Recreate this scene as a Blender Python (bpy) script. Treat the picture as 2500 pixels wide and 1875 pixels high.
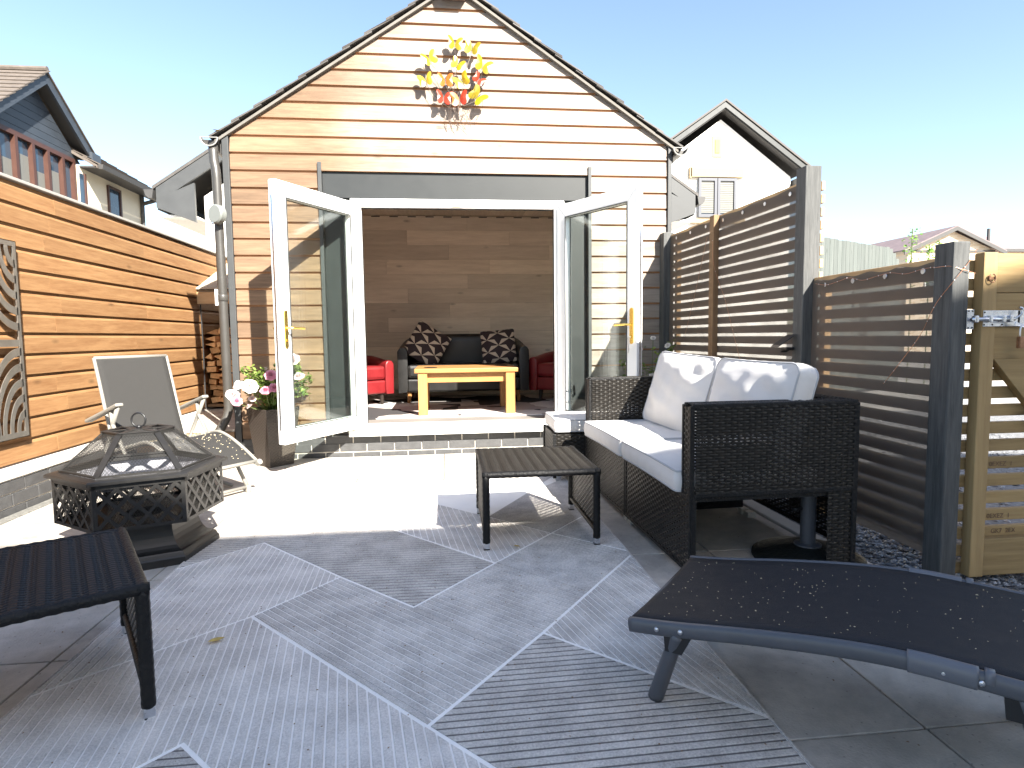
import bpy, math, random
from mathutils import Vector, Matrix
R = math.radians
sc = bpy.context.scene
for o in list(bpy.data.objects): bpy.data.objects.remove(o, do_unlink=True)
random.seed(7)

# ------------------------------------------------------------------ camera
cam_d = bpy.data.cameras.new('camera'); cam = bpy.data.objects.new('camera', cam_d)
sc.collection.objects.link(cam); sc.camera = cam
cam_d.sensor_width = 36; cam_d.lens = 36*1480/2500; cam_d.clip_start = .02; cam_d.clip_end = 2000
_yaw, _pitch, _roll = R(6.2), R(4.5), R(.69)
_f = Vector((math.sin(_yaw)*math.cos(_pitch), math.cos(_yaw)*math.cos(_pitch), -math.sin(_pitch)))
_r0 = Vector((math.cos(_yaw), -math.sin(_yaw), 0)); _u0 = _r0.cross(_f)
_r = _r0*math.cos(-_roll)+_u0*math.sin(-_roll); _u = -_r0*math.sin(-_roll)+_u0*math.cos(-_roll)
cam.matrix_world = Matrix(((_r.x,_u.x,-_f.x,0),(_r.y,_u.y,-_f.y,0),(_r.z,_u.z,-_f.z,.97),(0,0,0,1)))

# ------------------------------------------------------------------ sky, sun, exposure
SUN_AZ, SUN_EL = R(27.3), R(36.5)
w = bpy.data.worlds.new('World'); sc.world = w; w.use_nodes = True
nt = w.node_tree; bg = nt.nodes['Background']
sky = nt.nodes.new('ShaderNodeTexSky'); sky.sky_type = 'NISHITA'; sky.sun_disc = False
sky.sun_elevation = SUN_EL; sky.sun_rotation = R(152.7); sky.air_density = 1.0; sky.dust_density = 1.0; sky.ozone_density = .5
nt.links.new(sky.outputs[0], bg.inputs[0]); bg.inputs[1].default_value = .074
sl = bpy.data.lights.new('sun', 'SUN'); sl.energy = 5.0; sl.angle = R(.5); sl.color = (1, .95, .86)
so = bpy.data.objects.new('sun', sl); sc.collection.objects.link(so)
so.rotation_euler = Vector((-math.sin(SUN_AZ)*math.cos(SUN_EL), math.cos(SUN_AZ)*math.cos(SUN_EL), -math.sin(SUN_EL))).to_track_quat('-Z', 'Y').to_euler()
so.location = (5, -8, 9)
sc.view_settings.view_transform = 'Standard'; sc.view_settings.look = 'None'
sc.view_settings.exposure = 2.18; sc.view_settings.gamma = 1; sc.view_settings.use_curve_mapping = False
sc.render.engine = 'CYCLES'
sc.cycles.max_bounces = 10; sc.cycles.diffuse_bounces = 5; sc.cycles.transparent_max_bounces = 24

# ------------------------------------------------------------------ helpers
COL = sc.collection
class MB:
    def __init__(s): s.v = []; s.f = []; s.m = []; s.mi = 0
    def add(s, vs, fs):
        b = len(s.v); s.v += [tuple(x) for x in vs]
        for f in fs: s.f.append(tuple(i+b for i in f)); s.m.append(s.mi)
    def box(s, x0, x1, y0, y1, z0, z1):
        s.add([(x0,y0,z0),(x1,y0,z0),(x1,y1,z0),(x0,y1,z0),(x0,y0,z1),(x1,y0,z1),(x1,y1,z1),(x0,y1,z1)],
              [(3,2,1,0),(4,5,6,7),(0,1,5,4),(1,2,6,5),(2,3,7,6),(3,0,4,7)]); return s
    def bar(s, a, b, w, h, up=(0,0,1)):
        a = Vector(a); b = Vector(b); d = (b-a).normalized(); u = Vector(up)
        x = d.cross(u)
        if x.length < 1e-4: x = d.cross(Vector((0,1,0)))
        x.normalize(); y = x.cross(d)
        q = [(-w/2,-h/2),(w/2,-h/2),(w/2,h/2),(-w/2,h/2)]
        s.add([a+x*i+y*j for i,j in q]+[b+x*i+y*j for i,j in q],
              [(3,2,1,0),(4,5,6,7),(0,1,5,4),(1,2,6,5),(2,3,7,6),(3,0,4,7)]); return s
    def prism(s, pts, ext):
        n = len(pts); e = Vector(ext); p = [Vector(q) for q in pts]
        s.add(p+[q+e for q in p], [tuple(range(n-1,-1,-1)), tuple(range(n,2*n))]+[(i,(i+1)%n,n+(i+1)%n,n+i) for i in range(n)]); return s
    def tube(s, path, r, n=8, closed=False, cap=True):
        P = [Vector(p) for p in path]; m = len(P); rs = r if isinstance(r, (list, tuple)) else [r]*m
        vs = []; fs = []; prev = None
        for i in range(m):
            if closed: d = P[(i+1)%m]-P[i-1]
            else: d = P[min(i+1,m-1)]-P[max(i-1,0)]
            d.normalize()
            if prev is None:
                x = d.cross(Vector((0,0,1)))
                if x.length < 1e-3: x = d.cross(Vector((0,1,0)))
            else: x = prev-d*prev.dot(d)
            x.normalize(); prev = x; y = d.cross(x)
            for k in range(n):
                a = 2*math.pi*k/n; vs.append(P[i]+(x*math.cos(a)+y*math.sin(a))*rs[i])
        for i in range(m if closed else m-1):
            j = (i+1)%m
            for k in range(n): fs.append((i*n+k, i*n+(k+1)%n, j*n+(k+1)%n, j*n+k))
        if cap and not closed: fs += [tuple(range(n-1,-1,-1)), tuple((m-1)*n+k for k in range(n))]
        s.add(vs, fs); return s
    def lathe(s, prof, n=24, c=(0,0,0), cap=True):
        vs = []; fs = []; m = len(prof)
        for r,z in prof:
            for k in range(n):
                a = 2*math.pi*k/n; vs.append((c[0]+r*math.cos(a), c[1]+r*math.sin(a), c[2]+z))
        for i in range(m-1):
            for k in range(n): fs.append((i*n+k, i*n+(k+1)%n, (i+1)*n+(k+1)%n, (i+1)*n+k))
        if cap: fs += [tuple(range(n-1,-1,-1)), tuple((m-1)*n+k for k in range(n))]
        s.add(vs, fs); return s
    def grid(s, fn, nu, nv, flip=False):
        vs = [fn(i/nu, j/nv) for j in range(nv+1) for i in range(nu+1)]
        fs = []
        for j in range(nv):
            for i in range(nu):
                a = j*(nu+1)+i; q = (a, a+1, a+nu+2, a+nu+1)
                fs.append(q[::-1] if flip else q)
        s.add(vs, fs); return s
    def weave(s, O, U, V, w, h, stake=.028, strand=.0125, amp=.0032, gap=.0016):
        O = Vector(O); U = Vector(U).normalized(); V = Vector(V).normalized(); N = U.cross(V)
        ns = max(1, round(w/stake)); stake = w/ns; nr = max(1, round(h/strand)); strand = h/nr
        seg = ns*4; vs = []; fs = []
        for i in range(nr):
            v0 = i*strand+gap/2; v1 = (i+1)*strand-gap/2; b = len(vs)
            for j in range(seg+1):
                u = w*j/seg; o = amp*math.cos(math.pi*u/stake+math.pi*i)
                for v,e in ((v0,-.0012),((v0+v1)/2,.0008),(v1,-.0012)):
                    vs.append(O+U*u+V*v+N*(o+e))
            for j in range(seg):
                a = b+j*3
                fs += [(a,a+3,a+4,a+1),(a+1,a+4,a+5,a+2)]
        for k in range(ns+1):
            u = w*k/ns; b = len(vs); hw = stake*.17
            vs += [O+U*max(0,u-hw), O+U*min(w,u+hw), O+U*min(w,u+hw)+V*h, O+U*max(0,u-hw)+V*h]; fs.append((b,b+1,b+2,b+3))
        s.add(vs, fs); return s
    def build(s, name, mat, parent=None, loc=(0,0,0), rz=0, bevel=0, smooth=False, rot=None, mesh_only=False, recalc=True):
        me = bpy.data.meshes.new(name); me.from_pydata(s.v, [], s.f)
        mats = mat if isinstance(mat, (list, tuple)) else [mat]
        for x in mats: me.materials.append(x)
        if len(mats) > 1: me.polygons.foreach_set('material_index', s.m)
        if smooth: me.polygons.foreach_set('use_smooth', [True]*len(me.polygons))
        me.update()
        if mesh_only: return me
        return link(name, me, parent, loc, rz, bevel, rot)
def link(name, me, parent=None, loc=(0,0,0), rz=0, bevel=0, rot=None):
    o = bpy.data.objects.new(name, me); COL.objects.link(o); o.location = loc
    o.rotation_euler = rot if rot else (0,0,rz)
    if parent: o.parent = parent
    if bevel:
        b = o.modifiers.new('bevel','BEVEL'); b.width = bevel; b.segments = 2; b.limit_method = 'ANGLE'; b.angle_limit = R(40)
    return o
def tag(o, label, cat, group=None):
    o['label'] = label; o['category'] = cat
    if group: o['group'] = group
    return o
def thing(name, label, cat, loc=(0,0,0), rz=0, group=None):
    o = bpy.data.objects.new(name, None); COL.objects.link(o); o.location = loc; o.rotation_euler = (0,0,rz); o.empty_display_size = .1
    return tag(o, label, cat, group)
def kind(o, k): o['kind'] = k; return o
def copy_tree(o, parent=None):
    c = o.copy(); COL.objects.link(c); c.parent = parent
    for ch in list(o.children): copy_tree(ch, c)
    return c
def lerp(a, b, t): return a+(b-a)*t
def neg(o): return (-o.location.x, -o.location.y, -o.location.z)

# ------------------------------------------------------------------ materials
def nodes(name):
    m = bpy.data.materials.new(name); m.use_nodes = True; t = m.node_tree
    return m, t, t.nodes['Principled BSDF'], (lambda ty: t.nodes.new(ty)), t.links.new
def plain(name, col, rough=.6, metal=0, spec=.5, var=0, scale=8, bump=0, bscale=60, sheen=0, coat=0):
    m, t, b, N, L = nodes(name)
    b.inputs['Base Color'].default_value = (*col,1); b.inputs['Roughness'].default_value = rough; b.inputs['Metallic'].default_value = metal
    b.inputs['Specular IOR Level'].default_value = spec
    if sheen: b.inputs['Sheen Weight'].default_value = sheen
    if coat: b.inputs['Coat Weight'].default_value = coat
    tc = N('ShaderNodeTexCoord')
    if var:
        n = N('ShaderNodeTexNoise'); n.inputs['Scale'].default_value = scale; n.inputs['Detail'].default_value = 6; n.inputs['Roughness'].default_value = .65
        L(tc.outputs['Object'], n.inputs['Vector'])
        oi = N('ShaderNodeObjectInfo'); ad = N('ShaderNodeVectorMath'); ad.operation = 'ADD'
        L(tc.outputs['Object'], ad.inputs[0]); mm = N('ShaderNodeVectorMath'); mm.operation='SCALE'; mm.inputs[0].default_value=(17,31,7); L(oi.outputs['Random'], mm.inputs['Scale']); L(mm.outputs[0], ad.inputs[1]); L(ad.outputs[0], n.inputs['Vector'])
        r = N('ShaderNodeMapRange'); r.inputs[1].default_value = .3; r.inputs[2].default_value = .7; r.inputs[3].default_value = 1-var; r.inputs[4].default_value = 1+var
        L(n.outputs['Fac'], r.inputs[0]); x = N('ShaderNodeMix'); x.data_type = 'RGBA'; x.blend_type = 'MULTIPLY'; x.inputs[0].default_value = 1
        x.inputs[6].default_value = (*col,1); L(r.outputs[0], x.inputs[7]); L(x.outputs[2], b.inputs['Base Color'])
        r2 = N('ShaderNodeMapRange'); r2.inputs[3].default_value = max(.05,rough-.12); r2.inputs[4].default_value = min(1,rough+.12); L(n.outputs['Fac'], r2.inputs[0]); L(r2.outputs[0], b.inputs['Roughness'])
    if bump:
        n2 = N('ShaderNodeTexNoise'); n2.inputs['Scale'].default_value = bscale; n2.inputs['Detail'].default_value = 5; L(tc.outputs['Object'], n2.inputs['Vector'])
        bp = N('ShaderNodeBump'); bp.inputs['Strength'].default_value = bump; bp.inputs['Distance'].default_value = .01; L(n2.outputs['Fac'], bp.inputs['Height']); L(bp.outputs[0], b.inputs['Normal'])
    return m
def wood(name, dark, light, axis=0, rough=.7, grain=22, along=1.6, edge=None, knots=True, objvar=.18, bump=.25):
    """plank grain along a local axis; each plank gets its own offset and tone; edge=(colour, x0, x1): fresh colour fading in along world X"""
    m, t, b, N, L = nodes(name); tc = N('ShaderNodeTexCoord'); oi = N('ShaderNodeObjectInfo')
    sc_ = [grain]*3; sc_[axis] = along
    mp = N('ShaderNodeVectorMath'); mp.operation = 'MULTIPLY'; mp.inputs[1].default_value = sc_; L(tc.outputs['Object'], mp.inputs[0])
    off = N('ShaderNodeVectorMath'); off.operation = 'SCALE'; off.inputs[0].default_value = (53,91,37); L(oi.outputs['Random'], off.inputs['Scale'])
    ad = N('ShaderNodeVectorMath'); L(mp.outputs[0], ad.inputs[0]); L(off.outputs[0], ad.inputs[1])
    n1 = N('ShaderNodeTexNoise'); n1.inputs['Scale'].default_value = 1; n1.inputs['Detail'].default_value = 8; n1.inputs['Roughness'].default_value = .62; n1.inputs['Distortion'].default_value = .8; L(ad.outputs[0], n1.inputs['Vector'])
    n2 = N('ShaderNodeTexNoise'); n2.inputs['Scale'].default_value = 4.0; n2.inputs['Detail'].default_value = 9; n2.inputs['Roughness'].default_value = .7; L(ad.outputs[0], n2.inputs['Vector'])
    mx = N('ShaderNodeMath'); mx.operation = 'MULTIPLY_ADD'; mx.inputs[1].default_value = .45; L(n2.outputs['Fac'], mx.inputs[0])
    m1 = N('ShaderNodeMath'); m1.operation = 'MULTIPLY'; m1.inputs[1].default_value = .55; L(n1.outputs['Fac'], m1.inputs[0]); L(m1.outputs[0], mx.inputs[2])
    cr = N('ShaderNodeMapRange'); cr.inputs[1].default_value = .36; cr.inputs[2].default_value = .64; L(mx.outputs[0], cr.inputs[0])
    x = N('ShaderNodeMix'); x.data_type = 'RGBA'; x.inputs[6].default_value = (*dark,1); x.inputs[7].default_value = (*light,1); L(cr.outputs[0], x.inputs[0])
    out = x.outputs[2]
    if edge:
        ge = N('ShaderNodeNewGeometry'); sx = N('ShaderNodeSeparateXYZ'); L(ge.outputs['Position'], sx.inputs[0])
        e = N('ShaderNodeMapRange'); e.interpolation_type = 'SMOOTHSTEP'; e.inputs[1].default_value = edge[1]; e.inputs[2].default_value = edge[2]; e.inputs[3].default_value = 1; e.inputs[4].default_value = 0
        nb = N('ShaderNodeTexNoise'); nb.inputs['Scale'].default_value = 2.2; nb.inputs['Detail'].default_value = 4; L(ge.outputs['Position'], nb.inputs['Vector'])
        ax = N('ShaderNodeMath'); ax.operation = 'MULTIPLY_ADD'; ax.inputs[1].default_value = 1.1; L(nb.outputs['Fac'], ax.inputs[0]); L(sx.outputs['X'], ax.inputs[2]); L(ax.outputs[0], e.inputs[0])
        y = N('ShaderNodeMix'); y.data_type = 'RGBA'; L(e.outputs[0], y.inputs[0]); L(out, y.inputs[6])
        mu = N('ShaderNodeMix'); mu.data_type = 'RGBA'; mu.blend_type = 'MULTIPLY'; mu.inputs[0].default_value = 1; mu.inputs[6].default_value = (*edge[0],1)
        cr2 = N('ShaderNodeMapRange'); cr2.inputs[1].default_value=.36; cr2.inputs[2].default_value=.64; cr2.inputs[3].default_value = .6; cr2.inputs[4].default_value = 1.2; L(mx.outputs[0], cr2.inputs[0]); L(cr2.outputs[0], mu.inputs[7])
        L(mu.outputs[2], y.inputs[7]); out = y.outputs[2]
    if knots:
        ks = [7.]*3; ks[axis] = 2.6
        mk = N('ShaderNodeVectorMath'); mk.operation = 'MULTIPLY'; mk.inputs[1].default_value = ks; L(tc.outputs['Object'], mk.inputs[0])
        ak = N('ShaderNodeVectorMath'); L(mk.outputs[0], ak.inputs[0]); L(off.outputs[0], ak.inputs[1])
        vo = N('ShaderNodeTexVoronoi'); vo.inputs['Scale'].default_value = 1; L(ak.outputs[0], vo.inputs['Vector'])
        kr = N('ShaderNodeMapRange'); kr.inputs[1].default_value = .03; kr.inputs[2].default_value = .14; kr.inputs[3].default_value = .55; kr.inputs[4].default_value = 1; L(vo.outputs['Distance'], kr.inputs[0])
        km = N('ShaderNodeMix'); km.data_type = 'RGBA'; km.blend_type = 'MULTIPLY'; km.inputs[0].default_value = 1; L(out, km.inputs[6]); L(kr.outputs[0], km.inputs[7]); out = km.outputs[2]
    rv = N('ShaderNodeMapRange'); rv.inputs[3].default_value = 1-objvar; rv.inputs[4].default_value = 1+objvar; L(oi.outputs['Random'], rv.inputs[0])
    fm = N('ShaderNodeMix'); fm.data_type = 'RGBA'; fm.blend_type = 'MULTIPLY'; fm.inputs[0].default_value = 1; L(out, fm.inputs[6]); L(rv.outputs[0], fm.inputs[7])
    L(fm.outputs[2], b.inputs['Base Color']); b.inputs['Roughness'].default_value = rough; b.inputs['Specular IOR Level'].default_value = .3
    bp = N('ShaderNodeBump'); bp.inputs['Strength'].default_value = bump; bp.inputs['Distance'].default_value = .004; L(mx.outputs[0], bp.inputs['Height']); L(bp.outputs[0], b.inputs['Normal'])
    return m
def glassmat(name, tint=(.93,.97,.95), refl=1.0):
    m, t, b, N, L = nodes(name); t.nodes.remove(b); out = t.nodes['Material Output']
    tr = N('ShaderNodeBsdfTransparent'); tr.inputs[0].default_value = (*tint,1); gl = N('ShaderNodeBsdfGlossy'); gl.inputs['Roughness'].default_value = .015
    ge = N('ShaderNodeNewGeometry'); dt = N('ShaderNodeVectorMath'); dt.operation = 'DOT_PRODUCT'; L(ge.outputs['Incoming'], dt.inputs[0]); L(ge.outputs['Normal'], dt.inputs[1])
    ab = N('ShaderNodeMath'); ab.operation = 'ABSOLUTE'; L(dt.outputs['Value'], ab.inputs[0]); om = N('ShaderNodeMath'); om.operation = 'SUBTRACT'; om.inputs[0].default_value = 1; L(ab.outputs[0], om.inputs[1])
    pw = N('ShaderNodeMath'); pw.operation = 'POWER'; pw.inputs[1].default_value = 5; L(om.outputs[0], pw.inputs[0]); mu = N('ShaderNodeMath'); mu.operation = 'MULTIPLY_ADD'; mu.inputs[1].default_value = .9; mu.inputs[2].default_value = .05*refl; mu.use_clamp = True; L(pw.outputs[0], mu.inputs[0])
    mx = N('ShaderNodeMixShader'); L(mu.outputs[0], mx.inputs[0]); L(tr.outputs[0], mx.inputs[1]); L(gl.outputs[0], mx.inputs[2]); L(mx.outputs[0], out.inputs[0])
    return m
def netmat(name, col, open_):
    m, t, b, N, L = nodes(name); out = t.nodes['Material Output']; b.inputs['Base Color'].default_value = (*col,1); b.inputs['Roughness'].default_value = .8
    tc = N('ShaderNodeTexCoord'); n = N('ShaderNodeTexNoise'); n.inputs['Scale'].default_value = 900; n.inputs['Detail'].default_value = 2; L(tc.outputs['Object'], n.inputs['Vector'])
    n2 = N('ShaderNodeTexNoise'); n2.inputs['Scale'].default_value = 5; n2.inputs['Detail'].default_value = 3; L(tc.outputs['Object'], n2.inputs['Vector'])
    ad = N('ShaderNodeMath'); ad.operation = 'ADD'; L(n.outputs['Fac'], ad.inputs[0]); L(n2.outputs['Fac'], ad.inputs[1])
    r = N('ShaderNodeMapRange'); r.inputs[1].default_value = .7; r.inputs[2].default_value = 1.3; r.inputs[3].default_value = open_*.6; r.inputs[4].default_value = open_*1.4; L(ad.outputs[0], r.inputs[0])
    tr = N('ShaderNodeBsdfTransparent'); tl = N('ShaderNodeBsdfTranslucent'); tl.inputs[0].default_value = (.20,.165,.135,1); m0 = N('ShaderNodeMixShader'); m0.inputs[0].default_value = .4; L(b.outputs[0], m0.inputs[1]); L(tl.outputs[0], m0.inputs[2]); mx = N('ShaderNodeMixShader'); L(r.outputs[0], mx.inputs[0]); L(m0.outputs[0], mx.inputs[1]); L(tr.outputs[0], mx.inputs[2]); L(mx.outputs[0], out.inputs[0])
    return m
M = {}
M['white'] = plain('white_upvc', (.82,.82,.80), .35, var=.03, scale=3)
M['grey'] = plain('grey_paint', (.042,.044,.045), .55, var=.12, scale=5, bump=.05)
M['lintel'] = plain('lintel_paint', (.013,.0155,.0163), .5, var=.08, scale=9)
M['pvc'] = plain('grey_pvc', (.045,.042,.038), .38, var=.08, scale=6)
M['blackpvc'] = plain('black_pvc', (.02,.02,.022), .25)
M['soffit'] = plain('dark_soffit', (.045,.043,.042), .6, var=.1)
M['clad'] = wood('weathered_cedar', (.215,.172,.14), (.33,.285,.245), 0, edge=((.178,.112,.068), -.55, .75))
M['clad_wall'] = wood('oiled_cedar', (.19,.09,.036), (.315,.178,.08), 1, objvar=.09)
M['laminate'] = wood('laminate_plank', (.62,.53,.42), (.80,.705,.575), 0, grain=9, along=1.0, rough=.5, objvar=.16, bump=.05)
M['ceil'] = wood('ceiling_plank', (.50,.42,.32), (.66,.57,.45), 1, grain=10, along=1.0, rough=.55, bump=.05)
M['pine'] = wood('varnished_pine', (.30,.135,.045), (.44,.225,.085), 0, rough=.4, grain=14, along=1.2, objvar=.08)
M['pine_z'] = wood('varnished_pine_upright', (.30,.135,.045), (.44,.225,.085), 2, rough=.4, grain=14, along=1.2, objvar=.08)
M['gate'] = wood('treated_softwood', (.23,.150,.065), (.36,.250,.115), 0, grain=16, along=1.1, objvar=.14)
M['gate_z'] = wood('treated_softwood_upright', (.25,.165,.075), (.36,.250,.118), 2, grain=16, along=1.1, objvar=.1)
M['slat_y'] = wood('fence_softwood', (.40,.25,.12), (.58,.40,.22), 1, grain=16, along=1.1, objvar=.12)
M['post'] = wood('grey_stained_post', (.042,.043,.043), (.105,.106,.103), 2, grain=40, along=2.5, objvar=.05, knots=False, bump=.5)
M['batten'] = wood('brown_batten', (.16,.09,.045), (.27,.17,.09), 2, objvar=.05, knots=False)
M['log'] = wood('split_log', (.42,.20,.08), (.72,.44,.21), 1, grain=18, along=2, objvar=.35, rough=.8)
M['greyfence'] = wood('silvered_board', (.07,.08,.075), (.11,.12,.112), 2, grain=12, along=.8, objvar=.08)
M['brick'] = plain('blue_grey_brick', (.055,.055,.056), .6, var=.25, scale=14, bump=.25, bscale=120)
M['mortar'] = plain('pale_mortar', (.58,.54,.47), .9, var=.1, scale=30, bump=.3, bscale=200)
M['render'] = plain('white_render', (.78,.76,.71), .85, var=.04, scale=2, bump=.15, bscale=90)
M['cream'] = plain('cream_render', (.70,.62,.47), .85, var=.05, scale=2, bump=.1)
M['stonetrim'] = plain('cream_stone', (.30,.225,.13), .8, var=.07, scale=9)
M['slab'] = plain('porcelain_paving', (.47,.43,.38), .62, var=.26, scale=5.5, bump=.3, bscale=140)
M['grout'] = plain('dark_joint', (.13,.115,.10), .9)
M['slate'] = plain('roof_slate', (.06,.054,.049), .65, var=.25, scale=7, bump=.3, bscale=40)
M['slate2'] = plain('brown_roof_tile', (.10,.082,.068), .75, var=.22, scale=6, bump=.3, bscale=40)
M['navy'] = plain('dark_weatherboard', (.035,.042,.052), .45, var=.2, scale=6)
M['brownframe'] = plain('brown_window_frame', (.06,.025,.017), .5, var=.1)
M['pane'] = plain('window_glass', (.03,.05,.075), .04, spec=.7)
M['blind'] = plain('white_blind', (.13,.13,.118), .6)
M['glass'] = glassmat('door_glass')
M['gold'] = plain('polished_brass', (.83,.58,.16), .22, metal=1)
M['chrome'] = plain('zinc_steel', (.62,.64,.68), .3, metal=1, var=.1, scale=40)
M['wicker'] = plain('brown_black_wicker', (.017,.0148,.0125), .38, spec=.3, var=.3, scale=25)
M['wickerd'] = plain('dark_wicker_frame', (.008,.0078,.008), .5, spec=.25, var=.25, scale=40, bump=.5, bscale=90)
M['fabric'] = plain('pale_grey_cushion', (.64,.61,.58), .85, var=.05, scale=4, bump=.12, bscale=450, sheen=.2)
M['piping'] = plain('grey_piping', (.42,.42,.43), .85)
M['iron'] = plain('bronzed_black_steel', (.013,.012,.011), .42, var=.2, scale=30, spec=.5)
M['ironmesh'] = plain('black_wire_mesh', (.025,.024,.022), .4, spec=.5)
M['ash'] = plain('bowl_steel', (.20,.20,.22), .5, var=.4, scale=30)
M['alu'] = plain('brushed_steel_panel', (.38,.37,.34), .35, metal=.85, var=.12, scale=10)
M['whitetube'] = plain('white_powder_coat', (.21,.20,.178), .4, var=.04)
M['sling'] = plain('grey_textile_sling', (.020,.019,.0178), .8, var=.08, scale=30, bump=.4, bscale=500)
M['slingdark'] = plain('charcoal_textile_sling', (.012,.0115,.014), .6, spec=.35, var=.1, scale=20, bump=.25, bscale=600)
M['greytube'] = plain('charcoal_powder_coat', (.075,.08,.092), .38, var=.08, scale=20)
M['hinge'] = plain('grey_plastic_hinge', (.11,.117,.135), .38)
M['pot'] = plain('brown_rattan_planter', (.05,.04,.033), .5, var=.2, scale=30)
M['soil'] = plain('soil', (.03,.022,.015), .95, bump=.6, bscale=40)
M['leather'] = plain('black_leather', (.010,.0095,.009), .38, var=.2, scale=14, bump=.18, bscale=120)
M['redleather'] = plain('red_leather', (.155,.010,.012), .36, var=.12, scale=10, bump=.15, bscale=120)
M['darkwood'] = plain('dark_wood_leg', (.02,.014,.011), .4)
M['stem'] = plain('rose_stem', (.10,.13,.04), .7)
M['copper'] = plain('copper_wire', (.50,.24,.14), .35, metal=.7)
M['padlock'] = plain('rusty_brass', (.30,.16,.09), .45, metal=.6, var=.3, scale=60)
M['black'] = plain('black_plastic', (.012,.012,.013), .4)
M['pebble'] = None
M['ground'] = plain('gravel_ground', (.30,.285,.265), .95, var=.25, scale=1.5, bump=.6, bscale=40)
M['floor'] = plain('laminate_floor', (.20,.185,.17), .55, var=.15, scale=3)
M['net'] = netmat('shade_netting', (.145,.127,.112), .15)
M['seed'] = plain('dry_seed', (.66,.56,.36), .8)
M['leafdry'] = plain('dry_leaf', (.52,.37,.10), .7, var=.2, scale=40)
M['tan'] = plain('aluminium_hinge_plate', (.6,.5,.35), .4)
def leafmat(name, col, col2):
    m, t, b, N, L = nodes(name); ge = N('ShaderNodeNewGeometry'); x = N('ShaderNodeMix'); x.data_type = 'RGBA'
    x.inputs[6].default_value = (*col,1); x.inputs[7].default_value = (*col2,1); L(ge.outputs['Random Per Island'], x.inputs[0]); L(x.outputs[2], b.inputs['Base Color'])
    b.inputs['Roughness'].default_value = .5; b.inputs['Subsurface Weight'].default_value = 0
    out = t.nodes['Material Output']; tl = N('ShaderNodeBsdfTranslucent'); L(x.outputs[2], tl.inputs[0]); mx = N('ShaderNodeMixShader'); mx.inputs[0].default_value = .3
    L(b.outputs[0], mx.inputs[1]); L(tl.outputs[0], mx.inputs[2]); L(mx.outputs[0], out.inputs[0]); return m
M['fresh'] = wood('fresh_cedar_groove', (.32,.165,.082), (.44,.245,.13), 0, knots=False)
M['leaf'] = leafmat('rose_leaf', (.06,.12,.022), (.24,.30,.065))
M['ivy'] = leafmat('fresh_leaf', (.10,.22,.03), (.22,.36,.06))
M['pink'] = leafmat('pink_petal', (.62,.24,.34), (.72,.36,.46)); M['palepink'] = leafmat('pale_pink_petal', (.74,.58,.58), (.80,.70,.68)); M['whitepetal'] = leafmat('white_petal', (.75,.70,.66), (.80,.78,.74))
M['pebble'] = leafmat('grey_slate_chip', (.05,.05,.053), (.30,.30,.31))
for n_ in list(M['pebble'].node_tree.nodes):
    if n_.type == 'MIX_SHADER': n_.inputs[0].default_value = 0
def slab_dirt(m):
    t = m.node_tree; N = t.nodes.new; L = t.links.new; b = t.nodes['Principled BSDF']; src = b.inputs['Base Color'].links[0].from_socket
    ge = N('ShaderNodeNewGeometry'); n = N('ShaderNodeTexNoise'); n.inputs['Scale'].default_value = 1.7; n.inputs['Detail'].default_value = 7; n.inputs['Roughness'].default_value = .7; n.inputs['Distortion'].default_value = .6; L(ge.outputs['Position'], n.inputs['Vector'])
    r = N('ShaderNodeMapRange'); r.inputs[1].default_value = .38; r.inputs[2].default_value = .62; r.inputs[3].default_value = .74; r.inputs[4].default_value = 1.06; L(n.outputs['Fac'], r.inputs[0])
    v = N('ShaderNodeTexVoronoi'); v.inputs['Scale'].default_value = 34; L(ge.outputs['Position'], v.inputs['Vector']); r2 = N('ShaderNodeMapRange'); r2.inputs[1].default_value = .04; r2.inputs[2].default_value = .13; r2.inputs[3].default_value = .55; r2.inputs[4].default_value = 1; L(v.outputs['Distance'], r2.inputs[0])
    oi = N('ShaderNodeObjectInfo'); r3 = N('ShaderNodeMapRange'); r3.inputs[3].default_value = .9; r3.inputs[4].default_value = 1.08; L(oi.outputs['Random'], r3.inputs[0])
    p = N('ShaderNodeMath'); p.operation = 'MULTIPLY'; L(r.outputs[0], p.inputs[0]); L(r2.outputs[0], p.inputs[1]); p2 = N('ShaderNodeMath'); p2.operation = 'MULTIPLY'; L(p.outputs[0], p2.inputs[0]); L(r3.outputs[0], p2.inputs[1])
    x = N('ShaderNodeMix'); x.data_type = 'RGBA'; x.blend_type = 'MULTIPLY'; x.inputs[0].default_value = 1; L(src, x.inputs[6]); L(p2.outputs[0], x.inputs[7]); L(x.outputs[2], b.inputs['Base Color'])
slab_dirt(M['slab'])

# ================================================================== ground and patio
kind(MB().box(-150,150,-60,240,-.6,-.06).build('ground', M['ground']), 'structure')
patio = kind(MB().box(-2.52,1.66,-1.6,5.1,-.055,-.012).build('patio', M['grout']), 'structure')
PX, PY = .5915, .622
slabs = {}
for i in range(-3,6):
    for j in range(-4,7):
        x0 = -1.21+i*PX; x1 = x0+PX-.006; y0 = 1.30+j*PY; y1 = y0+PY-.006
        x0 = max(x0,-2.50); x1 = min(x1,1.655); y1 = min(y1,5.07); y0 = max(y0,-1.55)
        if x1-x0 < .05 or y1-y0 < .05: continue
        k = (round(x1-x0,3), round(y1-y0,3))
        if k not in slabs: slabs[k] = MB().box(0,k[0],0,k[1],-.02,0).build('paving_slab', M['slab'], mesh_only=True)
        link('paving_slab', slabs[k], patio, (x0,y0,random.uniform(-.0012,.0008)), 0, .0025)
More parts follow.
